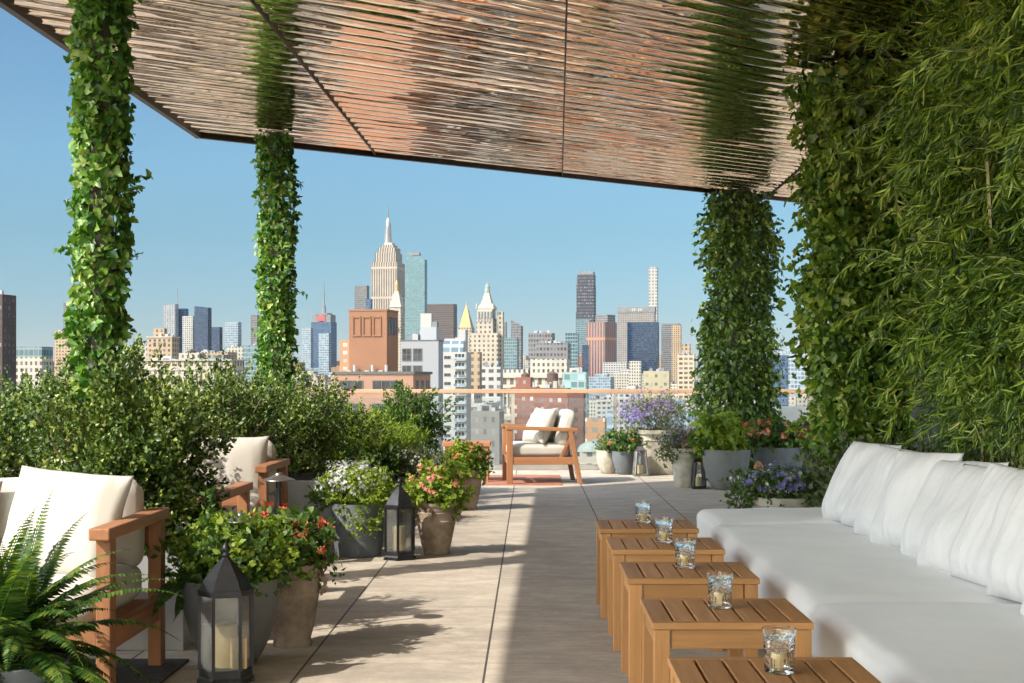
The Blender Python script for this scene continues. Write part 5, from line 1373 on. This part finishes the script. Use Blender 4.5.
def massmat():
    m = facade((.44, .40, .34), (.08, .08, .09), cw=3.4, ch=3.5, fw=.45, fh=.5, vary=.7, roof=(.38, .36, .33)).copy()
    nt = m.node_tree; N = NB(nt); b = nt.nodes['Principled BSDF']
    src = b.inputs['Base Color'].links[0].from_socket
    rnd = N.n('ShaderNodeNewGeometry').outputs['Random Per Island']
    tint = N.ramp(rnd, [(0, (.62, .34, .24)), (.14, (1, .62, .42)), (.3, (1.15, 1.05, .88)), (.5, (.9, .9, .92)), (.7, (1.3, 1.25, 1.15)), (.85, (.6, .58, .56)), (1, (1.2, 1.15, 1.0))])
    N.l(N.mix(1.0, src, tint, 'MULTIPLY'), b.inputs['Base Color'])
    return m
V_ = []; Fc = []
for X, Y, w, d, h in mass:
    i = len(V_)
    for z in (0, h):
        for a, b in ((-1, -1), (1, -1), (1, 1), (-1, 1)):
            lx, ly = a * w / 2, b * d / 2
            V_.append((X + lx * c_ - ly * s_ if 0 else X * 1 + (lx * c_ - ly * s_), Y + (lx * s_ + ly * c_), z))
    Fc += [(i, i + 1, i + 5, i + 4), (i + 1, i + 2, i + 6, i + 5), (i + 2, i + 3, i + 7, i + 6), (i + 3, i, i + 4, i + 7), (i + 4, i + 5, i + 6, i + 7)]
# stored in the turned frame of the street grid so that the facades line up with it
rm = Matrix.Rotation(-TH, 3, 'Z'); V_ = [tuple(rm @ Vector(v)) for v in V_]
me = bpy.data.meshes.new('city_buildings'); me.from_pydata(V_, [], Fc); me.update()
o = link('city_buildings', me, massmat()); o.location = (0, 0, GZ); o.rotation_euler = (0, 0, TH)
tag(o, 'dense mass of low and mid height buildings filling the city below', 'buildings', kind='stuff')
print('CITY', cnt, len(mass))

hz = bpy.data.materials.new('haze'); hz.use_nodes = True; ht = hz.node_tree
ht.nodes.remove(ht.nodes['Principled BSDF']); pv = ht.nodes.new('ShaderNodeVolumePrincipled')
pv.inputs['Color'].default_value = (.80, .90, 1, 1); pv.inputs['Density'].default_value = 1.1e-5; pv.inputs['Anisotropy'].default_value = .2
ht.links.new(pv.outputs[0], ht.nodes['Material Output'].inputs['Volume'])
bm = bmesh.new(); boxmm(bm, (-17000, -9000, GZ - 1), (17000, 25000, 460))
tag(bmo('haze', bm, hz), kind='stuff')


# ------------------------------------------------------------------ camera, light, sky
cam = bpy.data.cameras.new('camera'); co = bpy.data.objects.new('camera', cam); col.objects.link(co)
co.location = (0, 0, HC); co.rotation_euler = (R(90), 0, 0)
cam.sensor_width = 36; cam.lens = F / 1024 * 36
cam.shift_x = (512 - VX) / 1024; cam.shift_y = (VY - 341.5) / 1024
cam.clip_start = .05; cam.clip_end = 40000
sc.camera = co
sv = Vector((-.92, -.70, 1.0)).normalized()
sun = bpy.data.lights.new('sun', 'SUN'); so = bpy.data.objects.new('sun', sun); col.objects.link(so)
so.rotation_euler = sv.to_track_quat('Z', 'Y').to_euler(); so.location = (0, 0, 30)
sun.energy = 3.7; sun.angle = R(.55); sun.color = (1, .93, .82)
w = bpy.data.worlds.new('World'); sc.world = w; w.use_nodes = True
nt = w.node_tree; bg = nt.nodes['Background']
sky = nt.nodes.new('ShaderNodeTexSky'); sky.sky_type = 'NISHITA'; sky.sun_disc = False
sky.sun_elevation = math.asin(sv.z); sky.sun_rotation = math.atan2(sv.x, sv.y)
sky.altitude = 0; sky.air_density = 1.0; sky.dust_density = .35; sky.ozone_density = 2.5
N = NB(nt)
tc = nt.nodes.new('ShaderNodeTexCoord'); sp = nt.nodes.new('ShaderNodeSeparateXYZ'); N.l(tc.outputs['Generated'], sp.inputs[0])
# sky boosted on the sun's side as added fill light, dimmed and bluer opposite
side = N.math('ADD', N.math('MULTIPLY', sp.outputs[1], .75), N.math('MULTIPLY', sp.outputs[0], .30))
sky_fill = N.ramp(N.math('MULTIPLY_ADD', side, .5, .5), [(.12, (3.9, 3.1, 2.4)), (.5, (2.1, 1.65, 1.35)), (.78, (.27, .34, .40))])
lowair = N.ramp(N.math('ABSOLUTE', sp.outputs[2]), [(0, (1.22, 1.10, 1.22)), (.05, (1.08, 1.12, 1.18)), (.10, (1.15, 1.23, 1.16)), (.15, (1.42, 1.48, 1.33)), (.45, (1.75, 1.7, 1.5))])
cc = N.mix(1.0, sky.outputs[0], sky_fill, 'MULTIPLY'); cc = N.mix(1.0, cc, lowair, 'MULTIPLY')
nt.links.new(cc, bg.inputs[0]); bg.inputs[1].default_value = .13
sc.view_settings.view_transform = 'Standard'; sc.view_settings.look = 'None'
sc.view_settings.exposure = .85; sc.view_settings.gamma = 1
sc.cycles.max_bounces = 10; sc.cycles.transparent_max_bounces = 24
sc.cycles.transmission_bounces = 10; sc.cycles.sample_clamp_indirect = 6
